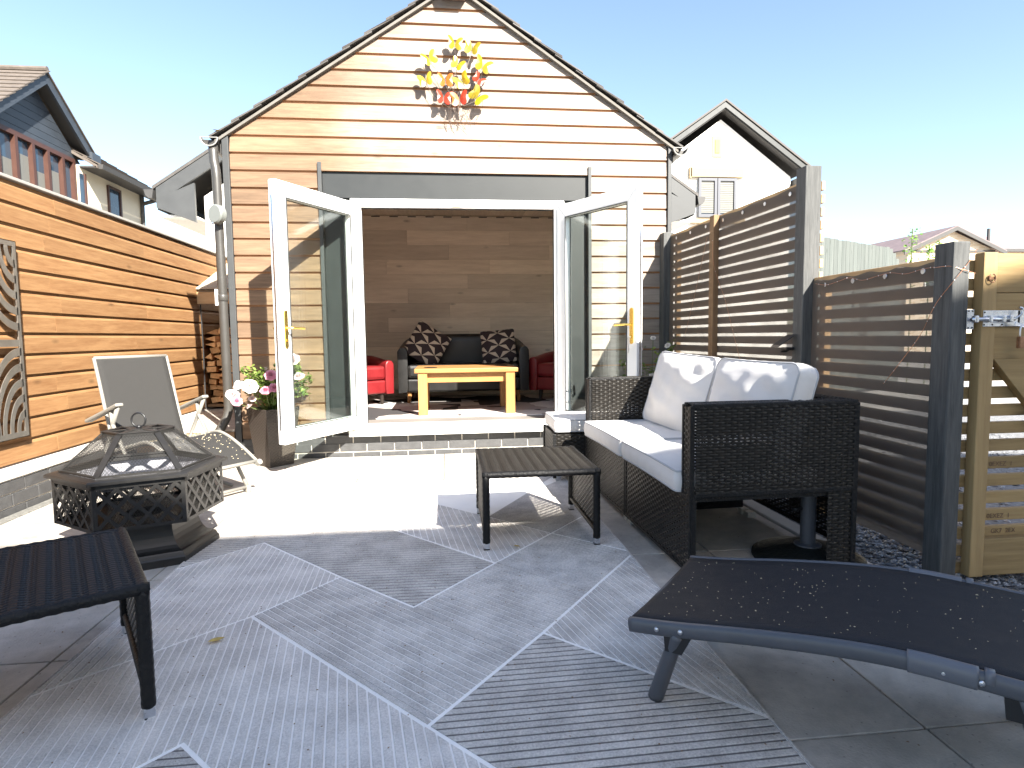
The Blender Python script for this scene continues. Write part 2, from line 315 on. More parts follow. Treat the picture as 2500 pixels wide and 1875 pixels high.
# pale edging along the fence side of the paving
edg = kind(MB().box(1.662,1.745,-1.5,5.04,-.05,.012).build('paving_edging', plain('concrete_edging',(.44,.42,.39),.8,var=.1,scale=6), bevel=.006), 'structure')
# raised landing beside the garden room
land = kind(MB().box(-2.5,-1.70,5.06,8.2,-.05,.235).build('raised_path', M['grout']), 'structure')
for j in range(6):
    MB().box(-2.498,-2.10,5.05+j*.52,5.05+j*.52+.513,.23,.25).build('paving_slab', M['slab'], land, bevel=.0025)
    MB().box(-2.094,-1.70,5.05+j*.52,5.05+j*.52+.513,.23,.25).build('paving_slab', M['slab'], land, bevel=.0025)
MB().box(-2.498,-1.70,5.035,5.058,-.01,.228).build('step_riser', wood('riser_wood',(.16,.10,.06),(.30,.21,.13),0), land)

# ================================================================== garden room
GR = thing('garden_room', 'timber clad gabled garden room with open white double doors', 'garden room', (.11,5.05,0))
gl = neg(GR)
def gpart(mb, name, mat, **k): return mb.build(name, mat, GR, loc=gl, **k)
XL, XR, XC = -1.632, 1.873, .118
SL = .671; ZE = 2.548
def roof_z(x): return ZE+SL*((x-XL) if x < XC else (XR-x))
lines = [.175,.320,.455,.588,.720,.853,.986,1.116,1.242,1.374,1.502,1.634,1.765,1.892,2.026,2.156,2.289,2.422,2.554,2.688,2.817,2.946,3.071,3.197,3.319,3.438,3.555,3.67]
def lap(x0b, x1b, x0t, x1t, z0, z1, Y=5.05):
    """rebated board: proud face, chamfered top, recessed tongue; ends may slope with the roof"""
    h = z1-z0; prof = [(0,0),(.027,0),(.027,.003),(.023,h-.020),(.010,h-.014),(.010,h),(0,h)]
    L_ = []; R_ = []
    for y,z in prof:
        t = z/h; L_.append((lerp(x0b,x0t,t), Y-y, z0+z)); R_.append((lerp(x1b,x1t,t), Y-y, z0+z))
    n = len(prof); m = MB(); m.add(L_+R_, [tuple(range(n)), tuple(range(2*n-1,n-1,-1))]+[(i, n+i, n+(i+1)%n, (i+1)%n) for i in range(n)]); m.m = [0,0]+[1 if i in (0,4,5) else 0 for i in range(n)]; return m
def ext(z):
    if z <= ZE: return XL, XR
    return XL+(z-ZE)/SL, XR-(z-ZE)/SL
for a, b in zip(lines, lines[1:]):
    l0, r0 = ext(a); l1, r1 = ext(b)
    if b > 3.66: l1, r1 = ext(b)
    if a < 2.28:
        gpart(lap(XL,-.974,XL,-.974,a,b), 'cladding_board', [M['clad'],M['fresh']])
        gpart(lap(1.226,XR,1.226,XR,a,b), 'cladding_board', [M['clad'],M['fresh']])
    else:
        if random.random() < .0: pass
        gpart(lap(l0,r0,l1,r1,a,b), 'cladding_board', [M['clad'],M['fresh']])
l0, r0 = ext(3.67); gpart(lap(l0,r0,XC-.02,XC+.02,3.67,3.715), 'cladding_board', [M['clad'],M['fresh']])
# wall core, built as a shell round the room
core = MB()
core.box(XL-.02,-.974,5.052,5.10,.17,2.29); core.box(1.226,XR+.0,5.052,5.10,.17,2.29)
core.prism([(XL,5.052,2.292),(XR,5.052,2.292),(XR,5.052,ZE),(XC,5.052,roof_z(XC)-.01),(XL,5.052,ZE)], (0,.048,0))
core.box(XL-.02,XL+.02,5.101,7.62,.1,2.54); core.box(XR-.02,XR+.02,5.101,7.62,.1,2.54)
core.box(XL+.021,XR-.021,7.60,7.64,.1,2.9)
gpart(MB().box(-1.59,-.975,5.101,5.108,.25,2.44), 'bounce_lining', plain('bounce_white',(.75,.72,.66),.7)); gpart(MB().box(1.227,1.83,5.101,5.108,.25,2.44), 'bounce_lining', plain('bounce_white_right',(.75,.72,.66),.7)); gpart(MB().box(-.974,1.226,5.101,5.108,2.084,2.44), 'bounce_lining', plain('bounce_white_top',(.75,.72,.66),.7))  # white sheets added out of view to bounce light into the room
gpart(core, 'wall', plain('wall_core',(.10,.075,.05),.8))
# plinth bricks
gpart(MB().box(XL-.03,XR,5.045,5.10,-.05,.168), 'plinth', M['mortar'])
bm_ = MB().box(0,.2135,0,.05,0,.064).build('brick', M['brick'], mesh_only=True)
for r, z in enumerate((-.030,.045,.115)):
    x = -1.655+(.112 if r%2 else 0)-.0
    if r%2: gpart(MB().box(-1.655,-1.552,5.035,5.085,z,z+.064), 'brick', M['brick'], bevel=.002)
    while x < 1.8:
        if r < 2 or True:
            if z < .1: link('brick', bm_, GR, (x+gl[0],5.035+gl[1]+random.uniform(-.002,.002),z), 0, .002)
            else: link('brick', bm_, GR, (x+gl[0],5.040+gl[1],z-.012), 0, .002)
        x += .2225
# corner and opening trims
for x0,x1,z0,z1,n in ((-1.682,-1.634,.13,2.545,'corner_trim'),(1.875,1.908,.13,2.545,'corner_trim')):
    gpart(MB().box(x0,x1,5.005,5.06,z0,z1), n, M['grey'], bevel=.003)
gpart(MB().box(-.972,-.944,5.008,5.09,.17,2.352), 'opening_trim', M['grey'], bevel=.002)
gpart(MB().box(1.197,1.224,5.008,5.09,.17,2.352), 'opening_trim', M['grey'], bevel=.002)
gpart(MB().box(-.943,1.196,5.045,5.09,2.084,2.286), 'lintel_board', M['lintel'], bevel=.002)
gpart(MB().box(-.943,-.735,5.06,5.095,.20,2.082), 'side_panel', M['lintel'], bevel=.002)
gpart(MB().box(1.0,1.196,5.06,5.095,.20,2.082), 'side_panel', M['lintel'], bevel=.002)
# door frame
fr = MB(); fr.box(-.733,-.650,5.03,5.10,.19,2.080); fr.box(.914,.998,5.03,5.10,.19,2.080); fr.box(-.649,.913,5.03,5.10,2.012,2.080)
dfr = gpart(fr, 'door_frame', M['white'], bevel=.004)
gk = MB().box(-.652,.915,5.062,5.068,2.004,2.011); gk.box(-.6495,-.644,5.062,5.068,.27,2.004); gk.box(.9075,.9135,5.062,5.068,.27,2.004)
gk.build('rubber_seal', M['black'], dfr)
MB().box(.075,.15,5.02,5.031,2.018,2.032).build('keeper_plate', M['tan'], dfr)
gpart(MB().prism([(-.79,4.955,.176),(-.79,4.955,.225),(-.79,5.03,.262),(-.79,5.105,.262),(-.79,5.105,.176)], (1.86,0,0)), 'door_sill', M['white'], bevel=.004)
# door leaves
def door(name, x, rz, vis, lab):
    W_, Z0, Z1, T_ = .872, .243, 2.035, .058
    ang = MB(); s0, sb = .098, .105
    def rail(p):  # mitred rail in the x-z plane
        ang.prism([(a,-T_/2,c) for a,c in p], (0,T_,0))
    rail([(0,Z0),(W_,Z0),(W_-s0,Z0+sb),(s0,Z0+sb)]); rail([(0,Z1),(s0,Z1-sb),(W_-s0,Z1-sb),(W_,Z1)])
    rail([(0,Z0),(s0,Z0+sb),(s0,Z1-sb),(0,Z1)]); rail([(W_,Z0),(W_,Z1),(W_-s0,Z1-sb),(W_-s0,Z0+sb)])
    d = ang.build('door', M['white'], GR, loc=(x+gl[0],5.025+gl[1],0), rz=rz, bevel=.006); d['label'] = lab
    MB().box(s0-.012,W_-s0+.012,-.010,.010,Z0+sb-.012,Z1-sb+.012).build('pane', M['glass'], d)
    g_ = MB()
    for yy in (-.0315,.0255):
        g_.box(s0,W_-s0,yy,yy+.006,Z0+sb,Z0+sb+.006); g_.box(s0,W_-s0,yy,yy+.006,Z1-sb-.006,Z1-sb); g_.box(s0,s0+.006,yy,yy+.006,Z0+sb+.006,Z1-sb-.006); g_.box(W_-s0-.006,W_-s0,yy,yy+.006,Z0+sb+.006,Z1-sb-.006)
    g_.build('glazing_gasket', M['grey'], d)
    MB().box(W_-.001,W_+.004,-.008,.008,Z0+.1,Z1-.1).build('lock_strip', M['chrome'], d)
    hz = 1.045; h = MB()
    for sgn in (1,-1):
        y = sgn*(T_/2); pts = []
        for k in range(13):
            a = math.pi*k/12; pts.append((W_-.05+.016*math.cos(a), y, hz+.105+.016*math.sin(a)))
        for k in range(13):
            a = math.pi+math.pi*k/12; pts.append((W_-.05+.016*math.cos(a), y, hz-.125+.016*math.sin(a)))
        h.prism(pts if sgn < 0 else pts[::-1], (0,sgn*.008,0))
        h.tube([(W_-.05,y+sgn*.004,hz),(W_-.05,y+sgn*.05,hz),(W_-.058,y+sgn*.058,hz),(W_-.165,y+sgn*.058,hz-.004)], .0085, 10)
        h.tube([(W_-.05,y,hz-.085),(W_-.05,y+sgn*.016,hz-.085)], .009, 12)
    h.build('handle', M['gold'], d, smooth=False)
    hg = MB()
    for zz in (.38,1.1,1.8): hg.tube([(-.004,-vis*.036,zz),(-.004,-vis*.036,zz+.09)], .011, 10)
    hg.build('hinge', M['white'], d, smooth=True)
    return d
doorL = door('door', -.690, math.atan2(-.755,-.445), 1, 'door leaf folded out to the left')
doorR = door('door', .957, math.atan2(-.765,.448), -1, 'door leaf folded out to the right with keys in its lock')
kb = MB(); kb.tube([(.822,-.045,.955),(.822,-.062,.955)], .006, 8); kb.box(.812,.832,-.064,-.061,.90,.955); kb.tube([(.822,-.064,.905),(.826,-.066,.86),(.82,-.066,.84)], .004, 6)
kb.build('key_bunch', M['chrome'], doorR)
# roof: verge slates one by one, the rest as two slopes
run = math.hypot(XC-XL+.10, SL*(XC-XL+.10)); ca = 1/math.hypot(1,SL); sa = SL*ca
for side in (-1,1):
    xe = XL-.115 if side < 0 else XR+.105; ze = ZE-.075+.035; n = 11; pitch = (abs(XC-xe)/ca)/n
    for i in range(n):
        d0 = i*pitch-.02; d1 = d0+pitch*1.35
        def pt(d, up): return (xe-side*d*ca-0*up, 0, ze+d*sa+up)
        a = pt(d0, .030); b = pt(min(d1, n*pitch), .006); c = pt(min(d1,n*pitch), -.006); d_ = pt(d0, .012)
        q = [(p[0], 4.975+random.uniform(-.006,.006), p[2]) for p in (a,b,c,d_)]
        gpart(MB().prism(q if side > 0 else q[::-1], (0,.30,0)), 'verge_slate', M['slate'], bevel=.0015)
        if i < n:
            e0 = pt(d0+.0,.004); e1 = pt(min(d0+pitch,n*pitch),.004); e2 = pt(min(d0+pitch,n*pitch),-.016); e3 = pt(d0,-.016)
    a = (xe,5.28,ze+.02); b = (XC,5.28,ze+abs(XC-xe)*SL+.02)
    gpart(MB().prism([a,b,(b[0],5.28,b[2]-.05),(a[0],5.28,a[2]-.05)], (0,2.42,0)), 'roof_slope', M['slate'])
    u0 = (xe-side*.02, 0, ze-.010); u1 = (XC,0,ze-.010+(abs(XC-xe)-.02)*SL)
    gpart(MB().prism([(u0[0],4.992,u0[2]),(u1[0],4.992,u1[2]),(u1[0],4.992,u1[2]-.022),(u0[0],4.992,u0[2]-.022)], (0,.285,0)), 'undercloak', plain('fibre_cement',(.13,.12,.105),.8,var=.15))
    # gutter along the eave with its open end to the front
    gx = (-1.755 if side < 0 else 1.965); gz = 2.505; r = .061
    gm = MB(); pr = [(gx+r*math.cos(math.pi+math.pi*k/12), gz+r*math.sin(math.pi+math.pi*k/12)) for k in range(13)] + [(gx+(r-.006)*math.cos(2*math.pi-math.pi*k/12), gz+(r-.006)*math.sin(2*math.pi-math.pi*k/12)) for k in range(13)]
    gm.prism([(x,4.955,z) for x,z in pr], (0,2.7,0)); cap_ = [(gx+r*math.cos(math.pi+math.pi*k/12), 4.962, gz+r*math.sin(math.pi+math.pi*k/12)) for k in range(13)]
    gm.prism([(gx+(r-.006)*math.cos(math.pi+math.pi*k/12), 5.02, gz+(r-.006)*math.sin(math.pi+math.pi*k/12)) for k in range(13)], (0,.006,0))
    gu = gpart(gm, 'gutter', M['pvc'])
    rim = [(gx+r*1.03*math.cos(math.pi+math.pi*k/12), 4.957, gz+r*1.03*math.sin(math.pi+math.pi*k/12)) for k in range(13)]
    MB().tube(rim, .005, 6).tube([rim[0],rim[-1]], .004, 6).build('gutter_rim', plain('pale_pvc',(.26,.255,.24),.4), gu)
    gpart(MB().box(gx-.03 if side>0 else gx+.03, gx+.03*side*-1 if side<0 else gx-.03, 5.0,7.6,2.40,2.44) if False else MB().box(*((-1.70,-1.683) if side<0 else (1.909,1.926)),5.03,7.6,2.40,2.53), 'fascia', M['soffit'])
# downpipe with swan neck and shoe
dp = [(-1.742,5.0,2.46),(-1.742,5.0,2.40),(-1.735,4.985,2.33),(-1.722,4.975,2.27),(-1.718,4.972,2.2),(-1.712,4.97,.50),(-1.712,4.968,.42),(-1.725,4.955,.36),(-1.765,4.925,.27),(-1.80,4.90,.205)]
dpo = gpart(MB().tube(dp, .034, 14), 'downpipe', M['pvc'], smooth=True)
MB().tube([(-1.79,4.907,.222),(-1.825,4.885,.185),(-1.838,4.875,.13),(-1.838,4.875,.03)], [.040,.041,.040,.038], 14).build('pipe_shoe', M['blackpvc'], dpo, smooth=True)
MB().lathe([(.037,0),(.039,.004),(.039,.045),(.037,.049)], 14, (-1.714,4.9705,1.27)).build('pipe_socket', M['pvc'], dpo, smooth=True)
MB().box(-1.765,-1.745,4.945,4.99,1.235,1.36).build('pipe_clip', M['white'], dpo, bevel=.003)
# interior
gpart(MB().box(-1.60,1.84,5.11,7.59,.17,.249), 'floor', M['floor'])
gpart(MB().box(-1.60,1.84,5.11,7.59,2.46,2.50), 'ceiling', M['ceil'])
for i in range(16): gpart(MB().box(-1.60+i*.215,-1.60+i*.215+.212,5.11,7.585,2.445,2.458), 'ceiling_board', M['ceil'])
for s_, x in ((1,-1.605),(-1,1.845)): gpart(MB().box(x-.01,x+.01,5.11,7.58,.25,2.44), 'side_wall', plain('inner_wall',(.80,.77,.71),.7,var=.1))
gpart(MB().box(-1.59,1.83,7.572,7.598,.25,2.444), 'back_wall', plain('wall_backing',(.12,.09,.06),.8))
zz = .335; row = 0; rh = .1755
while zz < 2.40:
    x = -1.59-[.35,.85,.1,.62][row%4]
    while x < 1.83:
        xa, xb = max(x,-1.588), min(x+1.25,1.828)
        if xb-xa > .03: gpart(MB().box(xa+.0006,xb-.0006,7.556,7.571,zz+.0007,min(zz+rh,2.44)-.0007), 'wall_plank', M['laminate'], bevel=.001)
        x += 1.25
    zz += rh; row += 1
for i in range(16): gpart(MB().box(-1.5+i*.215,-1.5+i*.215+.10,7.548,7.555,2.420,2.430), 'ceiling_gap', M['black'])  # black bars standing in for the gaps at the ceiling boards
gpart(MB().box(-1.588,1.828,7.54,7.571,.25,.334), 'skirting', plain('pale_skirting',(.50,.44,.36),.6), bevel=.003)

# flood light under the ridge
fl = thing('flood_light', 'small dark security light high under the gable peak', 'light', (.115,5.02,3.66))
MB().prism([(-.13,-.10,.06),(.13,-.10,.06),(.095,-.10,-.05),(-.095,-.10,-.05)], (0,.10,0)).build('housing', plain('brown_lamp_housing',(.16,.10,.075),.5), fl, bevel=.006)
MB().box(-.075,.075,-.112,-.101,-.03,.03).build('lens', plain('lamp_lens',(.5,.5,.5),.15), fl, bevel=.004)
MB().tube([(0,-.0,.0),(0,-.05,.09)], .02, 8).build('bracket', M['soffit'], fl)
# round line reel on the downpipe
rl = thing('washing_line_reel', 'round grey washing line reel fixed beside the downpipe', 'line reel', (-1.69,4.93,1.92))
MB().lathe([(.0,0),(.066,0),(.072,.006),(.072,.048),(.062,.058),(0,.058)], 32, cap=False).build('housing', plain('pale_grey_plastic',(.16,.17,.16),.4), rl, rot=(R(90),0,R(-28)), smooth=False)
MB().lathe([(.009,0),(.012,.01),(.006,.014)], 12).build('line_end', M['chrome'], rl, loc=(-.045,-.03,-.068), rot=(R(80),0,0))
MB().box(-.01,.02,.03,.06,-.03,.03).build('bracket', M['chrome'], rl)

# ================================================================== clad garden wall (left)
GW = thing('garden_wall', 'orange timber clad garden wall on a dark brick plinth along the left', 'wall', (-2.5,5.4,0))
wl = neg(GW)
MB().box(-2.58,-2.512,2.4,8.3,.20,1.905).build('wall_core', plain('wall_backing_left',(.12,.06,.03),.8), GW, loc=wl)
pz = .1255
def lap_y(y0, y1, z0, z1, X=-2.512):
    h = z1-z0; prof = [(0,0),(.030,0),(.030,.004),(.028,h-.034),(.022,h-.022),(.012,h-.013),(.012,h),(0,h)]
    A = [(X+p, y0, z0+z) for p,z in prof]; B = [(X+p, y1, z0+z) for p,z in prof]; n = len(prof)
    m = MB(); m.add(A+B, [tuple(range(n-1,-1,-1)), tuple(range(n,2*n))]+[((i+1)%n, n+(i+1)%n, n+i, i) for i in range(n)]); return m
z = .276; row = 0
while z < 1.85:
    cuts = [2.4, 2.75+.1*(row%3), 4.14+.13*((row*7)%5)/4, 5.38+.12*((row*3)%4)/3, 6.9+.15*(row%2), 8.3]
    if row%4 == 1: cuts = [2.4, 3.35, 5.22, 7.4, 8.3]
    for a, b in zip(cuts, cuts[1:]):
        lap_y(a+.0008, b-.0008, z, min(z+pz,1.905)).build('cladding_board', M['clad_wall'], GW, loc=(wl[0]+random.uniform(-.001,.001),wl[1],0))
    z += pz; row += 1
MB().box(-2.60,-2.468,2.4,8.3,1.907,1.926).build('coping', plain('grey_coping',(.30,.29,.27),.5), GW, loc=wl, bevel=.003)
MB().box(-2.60,-2.452,2.4,8.3,-.04,.205).build('plinth', M['mortar'], GW, loc=wl)
MB().prism([(-2.511,2.4,.275),(-2.511,2.4,.206),(-2.435,2.4,.206),(-2.435,2.4,.222)], (0,5.9,0)).build('plinth_ledge', plain('pale_concrete',(.5,.47,.43),.8,var=.08), GW, loc=wl)
bw = MB().box(0,.05,0,.2135,0,.064).build('brick', M['brick'], mesh_only=True)
for r, zz in enumerate((-.022,.053,.128)):
    y = 2.42+(.112 if r%2 else 0)
    while y < 5.0:
        link('brick', bw, GW, (-2.4925+wl[0]+random.uniform(-.002,.002), y+wl[1], zz), 0, .002); y += .2225
kind(MB().box(-2.44,-2.372,2.4,5.03,-.011,.006).build('drain_channel', plain('drain_grating',(.16,.155,.14),.7,var=.4,scale=60,bump=.8,bscale=120)), 'structure')

# pierced metal screen on that wall
SC = thing('metal_screen', 'pierced steel panel with curved bars hung on the timber wall', 'wall panel', (-2.475,3.55,.42))
sy0, sy1, sz1 = -.26, .283, 1.128
def plate_ring(m, cy, cz, r0, r1, a0, a1, n=14, rx=1.0, x0=0, x1=.004):
    vs = []
    for k in range(n+1):
        a = lerp(a0,a1,k/n)
        for r in (r0,r1):
            for x in (x0,x1): vs.append((x, min(max(cy+r*rx*math.cos(a),sy0),sy1), min(max(cz+r*math.sin(a),0),sz1)))
    fs = []
    for k in range(n):
        b = k*4; fs += [(b,b+4,b+6,b+2),(b+1,b+3,b+7,b+5),(b,b+1,b+5,b+4),(b+2,b+6,b+7,b+3)]
    m.add(vs, fs)
fr = MB(); fr.box(0,.026,sy0,sy0+.004,0,sz1); fr.box(0,.026,sy1-.004,sy1,0,sz1); fr.box(0,.026,sy0,sy1,0,.004); fr.box(0,.026,sy0,sy1,sz1-.004,sz1)
for b in ((sy0,sy0+.03,0,sz1),(sy1-.03,sy1,0,sz1)): fr.box(.022,.026,*b)
fr.box(.022,.026,sy0+.03,sy1-.03,0,.035); fr.box(.022,.026,sy0+.03,sy1-.03,sz1-.03,sz1)
fr.build('frame', M['alu'], SC)
for cy in (sy1-.02, sy0+.02):
    sgn = -1 if cy > 0 else 1
    for (cz, a0, a1) in ((.035, math.pi/2, math.pi if sgn < 0 else 0), (sz1-.03, -math.pi/2, -math.pi if sgn < 0 else 0)):
        for r in (.10,.19,.28,.37,.46):
            m = MB(); plate_ring(m, cy, cz, r-.022, r+.022, a0, a1, 18, .62, .022, .026)
            m.build('curved_bar', M['alu'], SC)
m = MB(); m.box(.0215,.0255,sy0+.03,sy1-.03,.525,.565); m.prism([(.0212,0,.47),(.0212,.05,.545),(.0212,0,.62),(.0212,-.05,.545)], (.004,0,0)); m.build('centre_bar', M['alu'], SC)

# ================================================================== log store
LS = thing('log_store', 'open fronted timber log store in the corner by the downpipe', 'log store', (-2.1,6.9,.25))
ll = neg(LS)
rf = MB().prism([(-2.485,6.50,1.455),(-2.485,7.55,1.86),(-2.485,7.55,1.88),(-2.485,6.50,1.475)], (.80,0,0)).build('roof', plain('felt_roof',(.33,.28,.22),.8), LS, loc=ll)
for i in range(7):
    y0 = 6.46+i*.15; z0 = 1.47+i*.058
    MB().prism([(-2.484,y0,z0+.010),(-2.484,y0+.17,z0+.077),(-2.484,y0+.17,z0+.085),(-2.484,y0,z0+.024)], (.80,0,0)).build('shingle_course', wood('grey_shingle',(.30,.25,.19),(.46,.40,.32),0), rf, loc=(0,0,0))
MB().box(-2.484,-1.69,6.475,6.498,1.335,1.452).build('front_board', wood('store_board',(.40,.24,.12),(.56,.38,.22),0), LS, loc=ll)
MB().tube([(-2.47,6.52,1.33),(-2.468,6.53,.9),(-2.47,6.52,.27)],.007,6).build('cable', M['soffit'], LS, loc=ll)
for i in range(8): MB().box(-2.48,-1.70,7.50,7.52,.26+i*.15,.26+i*.15+.147).build('back_board', wood('store_back',(.30,.12,.04),(.45,.22,.09),0), LS, loc=ll)
MB().box(-2.47,-1.70,6.58,7.48,.275,.30).build('floor_slat', M['batten'], LS, loc=ll)
random.seed(21); zz = .303; n_ = 0
while zz < 1.02:
    x = -2.475+random.uniform(0,.03); hmax = 0
    while x < -1.76:
        wd = random.uniform(.06,.13); hh = random.uniform(.045,.075); ln = random.uniform(.26,.36)
        if zz > .9 and x > -2.0 and random.random() < .5: x += wd; continue
        k = random.choice((4,4,4,3)); pts = []
        for q in range(k):
            a = 2*math.pi*(q+.5)/k; pts.append((wd/2*1.36*math.cos(a)*random.uniform(.85,1.0), 0, hh/2*1.36*math.sin(a)*random.uniform(.85,1.0)))
        o = MB().prism(pts, (0,ln,0)).build('log', M['log'], rot=(random.uniform(-.05,.08),random.uniform(-.22,.22),random.uniform(-.25,.25)), bevel=.004,
            loc=(x+wd/2, 6.62+random.uniform(-.05,.06), zz+hh/2+random.uniform(0,.008)))
        tag(o, 'split log stacked in the corner log store', 'log', 'split logs in the log store'); n_ += 1
        x += wd*.98; hmax = max(hmax,hh)
    zz += hmax*.9
random.seed(5)

# ================================================================== recliner
RC = thing('reclining_chair', 'pale grey sling garden recliner with white frame by the timber wall', 'recliner', (-1.82,4.06,0), math.atan2(-.587,.81))
# local: x forward, y to the chair's left (far side)
RW = .228
side_back = [(-.10,.30),(-.17,.50),(-.235,.72),(-.28,.865)]
side_seat = [(-.10,.30),(.10,.345),(.24,.375),(.36,.35),(.50,.285),(.62,.215)]
def sling(prof, name):
    m = MB(); P_ = [Vector((a,0,b)) for a,b in prof]
    def fn(u,v):
        t = u*(len(P_)-1); i = min(int(t),len(P_)-2); p = P_[i].lerp(P_[i+1], t-i)
        sag = -.010*(1-(2*v-1)**2)*math.sin(math.pi*min(1,max(0,u)))
        return (p.x-sag*.3, lerp(-RW,RW,v), p.z+sag)
    m.grid(fn, 24, 10); o = m.build(name, M['sling'], RC, smooth=True)
    s = o.modifiers.new('thick','SOLIDIFY'); s.thickness = .005; return o
sling(side_back,'backrest'); sling(side_seat,'seat')
def smoothpath(p, n=6):
    out = []
    for i in range(len(p)-1):
        p0 = Vector(p[max(i-1,0)]); p1 = Vector(p[i]); p2 = Vector(p[i+1]); p3 = Vector(p[min(i+2,len(p)-1)])
        for k in range(n):
            t = k/n; out.append(.5*((2*p1)+(p2-p0)*t+(2*p0-5*p1+4*p2-p3)*t*t+(3*p1-p0-3*p2+p3)*t*t*t))
    out.append(Vector(p[-1])); return out
for s in (-1,1):
    MB().tube(smoothpath([(a,s*RW,b) for a,b in side_back]), .0105, 10).build('back_rail', M['whitetube'], RC, smooth=True)
    MB().tube(smoothpath([(a,s*RW,b) for a,b in side_seat]), .0105, 10).build('seat_rail', M['whitetube'], RC, smooth=True)
    MB().lathe([(.0,0),(.018,0),(.018,.03),(0,.03)],10,cap=False).build('end_cap', M['whitetube'], RC, loc=(.625,s*RW,.2), rot=(0,R(60),0))
    ya = s*(RW+.045)
    arm = MB(); A0 = Vector((-.30,ya,.475)); A1 = Vector((.07,ya,.595))
    arm.bar(A0, A1, .048, .022); o = arm.build('armrest', M['whitetube'], RC, bevel=.009)
    MB().tube([(.05,ya,.585),(-.02,ya,.47),(-.13,ya*.98,.30),(.18,ya,.03),(.30,ya,.015)], .012, 8).build('leg', M['whitetube'], RC, smooth=True)
    MB().tube([(-.03,ya,.555),(-.02,ya,.47),(.10,ya,.30),(-.36,ya,.02)], .012, 8).build('leg', M['whitetube'], RC, smooth=True)
    MB().tube([(.33,s*RW*.96,.345),(.42,s*RW,.18),(.50,s*(RW+.02),.02)], .012, 8).build('leg', M['whitetube'], RC, smooth=True)
    MB().lathe([(.016,0),(.018,.004),(.018,.04),(.013,.045)],10).build('foot', M['whitetube'], RC, loc=(.50,s*(RW+.02),0))
for (x,zv) in ((.62,.215),(.40,.16),(.50,.035),(-.28,.865)):
    MB().tube([(x,-RW,zv),(x,RW,zv)], .011, 8).build('cross_bar', M['whitetube'], RC, smooth=True)
MB().tube([(-.36,-RW-.045,.02),(-.36,RW+.045,.02)], .012, 8).build('cross_bar', M['whitetube'], RC, smooth=True)

# ================================================================== fire pit
FP = thing('fire_pit', 'black hexagonal fire pit with lattice sides and mesh lid', 'fire pit', (-1.39,2.895,0), R(-6.5))
def hexa(r, z, a0=-90): return [Vector((r*math.cos(R(a0+60*k)), r*math.sin(R(a0+60*k)), z)) for k in range(6)]
def ring(prof):
    m = MB(); H_ = [hexa(r,z) for r,z in prof]
    for a,b in zip(H_,H_[1:]):
        for k in range(6): m.add([a[k],a[(k+1)%6],b[(k+1)%6],b[k]], [(0,1,2,3)])
    return m
bp_ = [(.305,0),(.305,.032),(.299,.038),(.293,.050)]
for k in range(9):
    a = R(90)*k/8; bp_.append((.289-.075*math.sin(a), .056+.125*(1-math.cos(a))))
bp_ += [(.214,.190)]
ring(bp_).build('base', M['iron'], FP)
RB = .332; z0b, z1b = .190, .390
ring([(.10,z0b),(RB-.002,z0b)]).build('base_tray', M['iron'], FP)
Hb = hexa(RB,0)
for k in range(6):
    A = Hb[k]; B = Hb[(k+1)%6]; d = (B-A); L_ = d.length; d.normalize(); nrm = Vector((d.y,-d.x,0))
    m = MB()
    def q(u,v): return A+d*u+Vector((0,0,v))
    def flat(pts): m.prism([q(u,v) for u,v in pts], -nrm*.003)
    b = .016
    flat([(0,z0b),(L_,z0b),(L_,z0b+.014),(0,z0b+.014)]); flat([(0,z1b-.022),(L_,z1b-.022),(L_,z1b),(0,z1b)]); flat([(0,z0b),(b,z0b),(b,z1b),(0,z1b)]); flat([(L_-b,z0b),(L_,z0b),(L_,z1b),(L_-b,z1b)])
    hh = z1b-z0b-.036; zl = z0b+.014; pitch = .070; sl_ = 1.12; wd = .0150
    n_ = int(L_/pitch)+6
    for i in range(-6,n_):
        for sg in (1,-1):
            u0 = i*pitch+.012; u1 = u0+hh/sl_*1.0
            pa, pb = ((u0,zl),(u1,zl+hh)) if sg > 0 else ((u1,zl),(u0,zl+hh))
            # clip to panel width
            t0, t1 = 0., 1.; du = pb[0]-pa[0]
            for lim, s_ in ((b*.5,1),(L_-b*.5,-1)):
                fa = s_*(pa[0]-lim); fb = s_*(pb[0]-lim)
                if fa < 0 and fb < 0: t1 = -1
                elif fa < 0: t0 = max(t0, fa/(fa-fb))
                elif fb < 0: t1 = min(t1, fa/(fa-fb))
            if t1-t0 < .05: continue
            a = (lerp(pa[0],pb[0],t0), lerp(pa[1],pb[1],t0)); c = (lerp(pa[0],pb[0],t1), lerp(pa[1],pb[1],t1))
            a3 = q(*a)-nrm*(.0012+.0004*sg); c3 = q(*c)-nrm*(.0012+.0004*sg); m.bar(a3, c3, wd, .0022, up=nrm)
    m.build('lattice_panel', M['iron'], FP)
    # wire mesh lining
    m = MB(); off = nrm*-.012
    for i in range(int(L_/.011)+24):
        for sg in (1,-1):
            u0 = i*.011-.10; u1 = u0+(z1b-z0b-.01)*.55*sg
            if not (0.004 < u0 < L_-.004 and .004 < u1 < L_-.004): continue
            m.bar(q(u0,z0b+.005)+off, q(u1,z1b-.005)+off, .0017, .0014, up=nrm)
    m.build('mesh_lining', M['ironmesh'], FP)
ring([(.295,.391),(.358,.391),(.358,.402),(.350,.407),(.305,.410),(.295,.406),(.295,.391)]).build('rim', M['iron'], FP)
ring([(.02,.335),(.26,.345),(.285,.37),(.296,.389)]).build('bowl', M['ash'], FP)
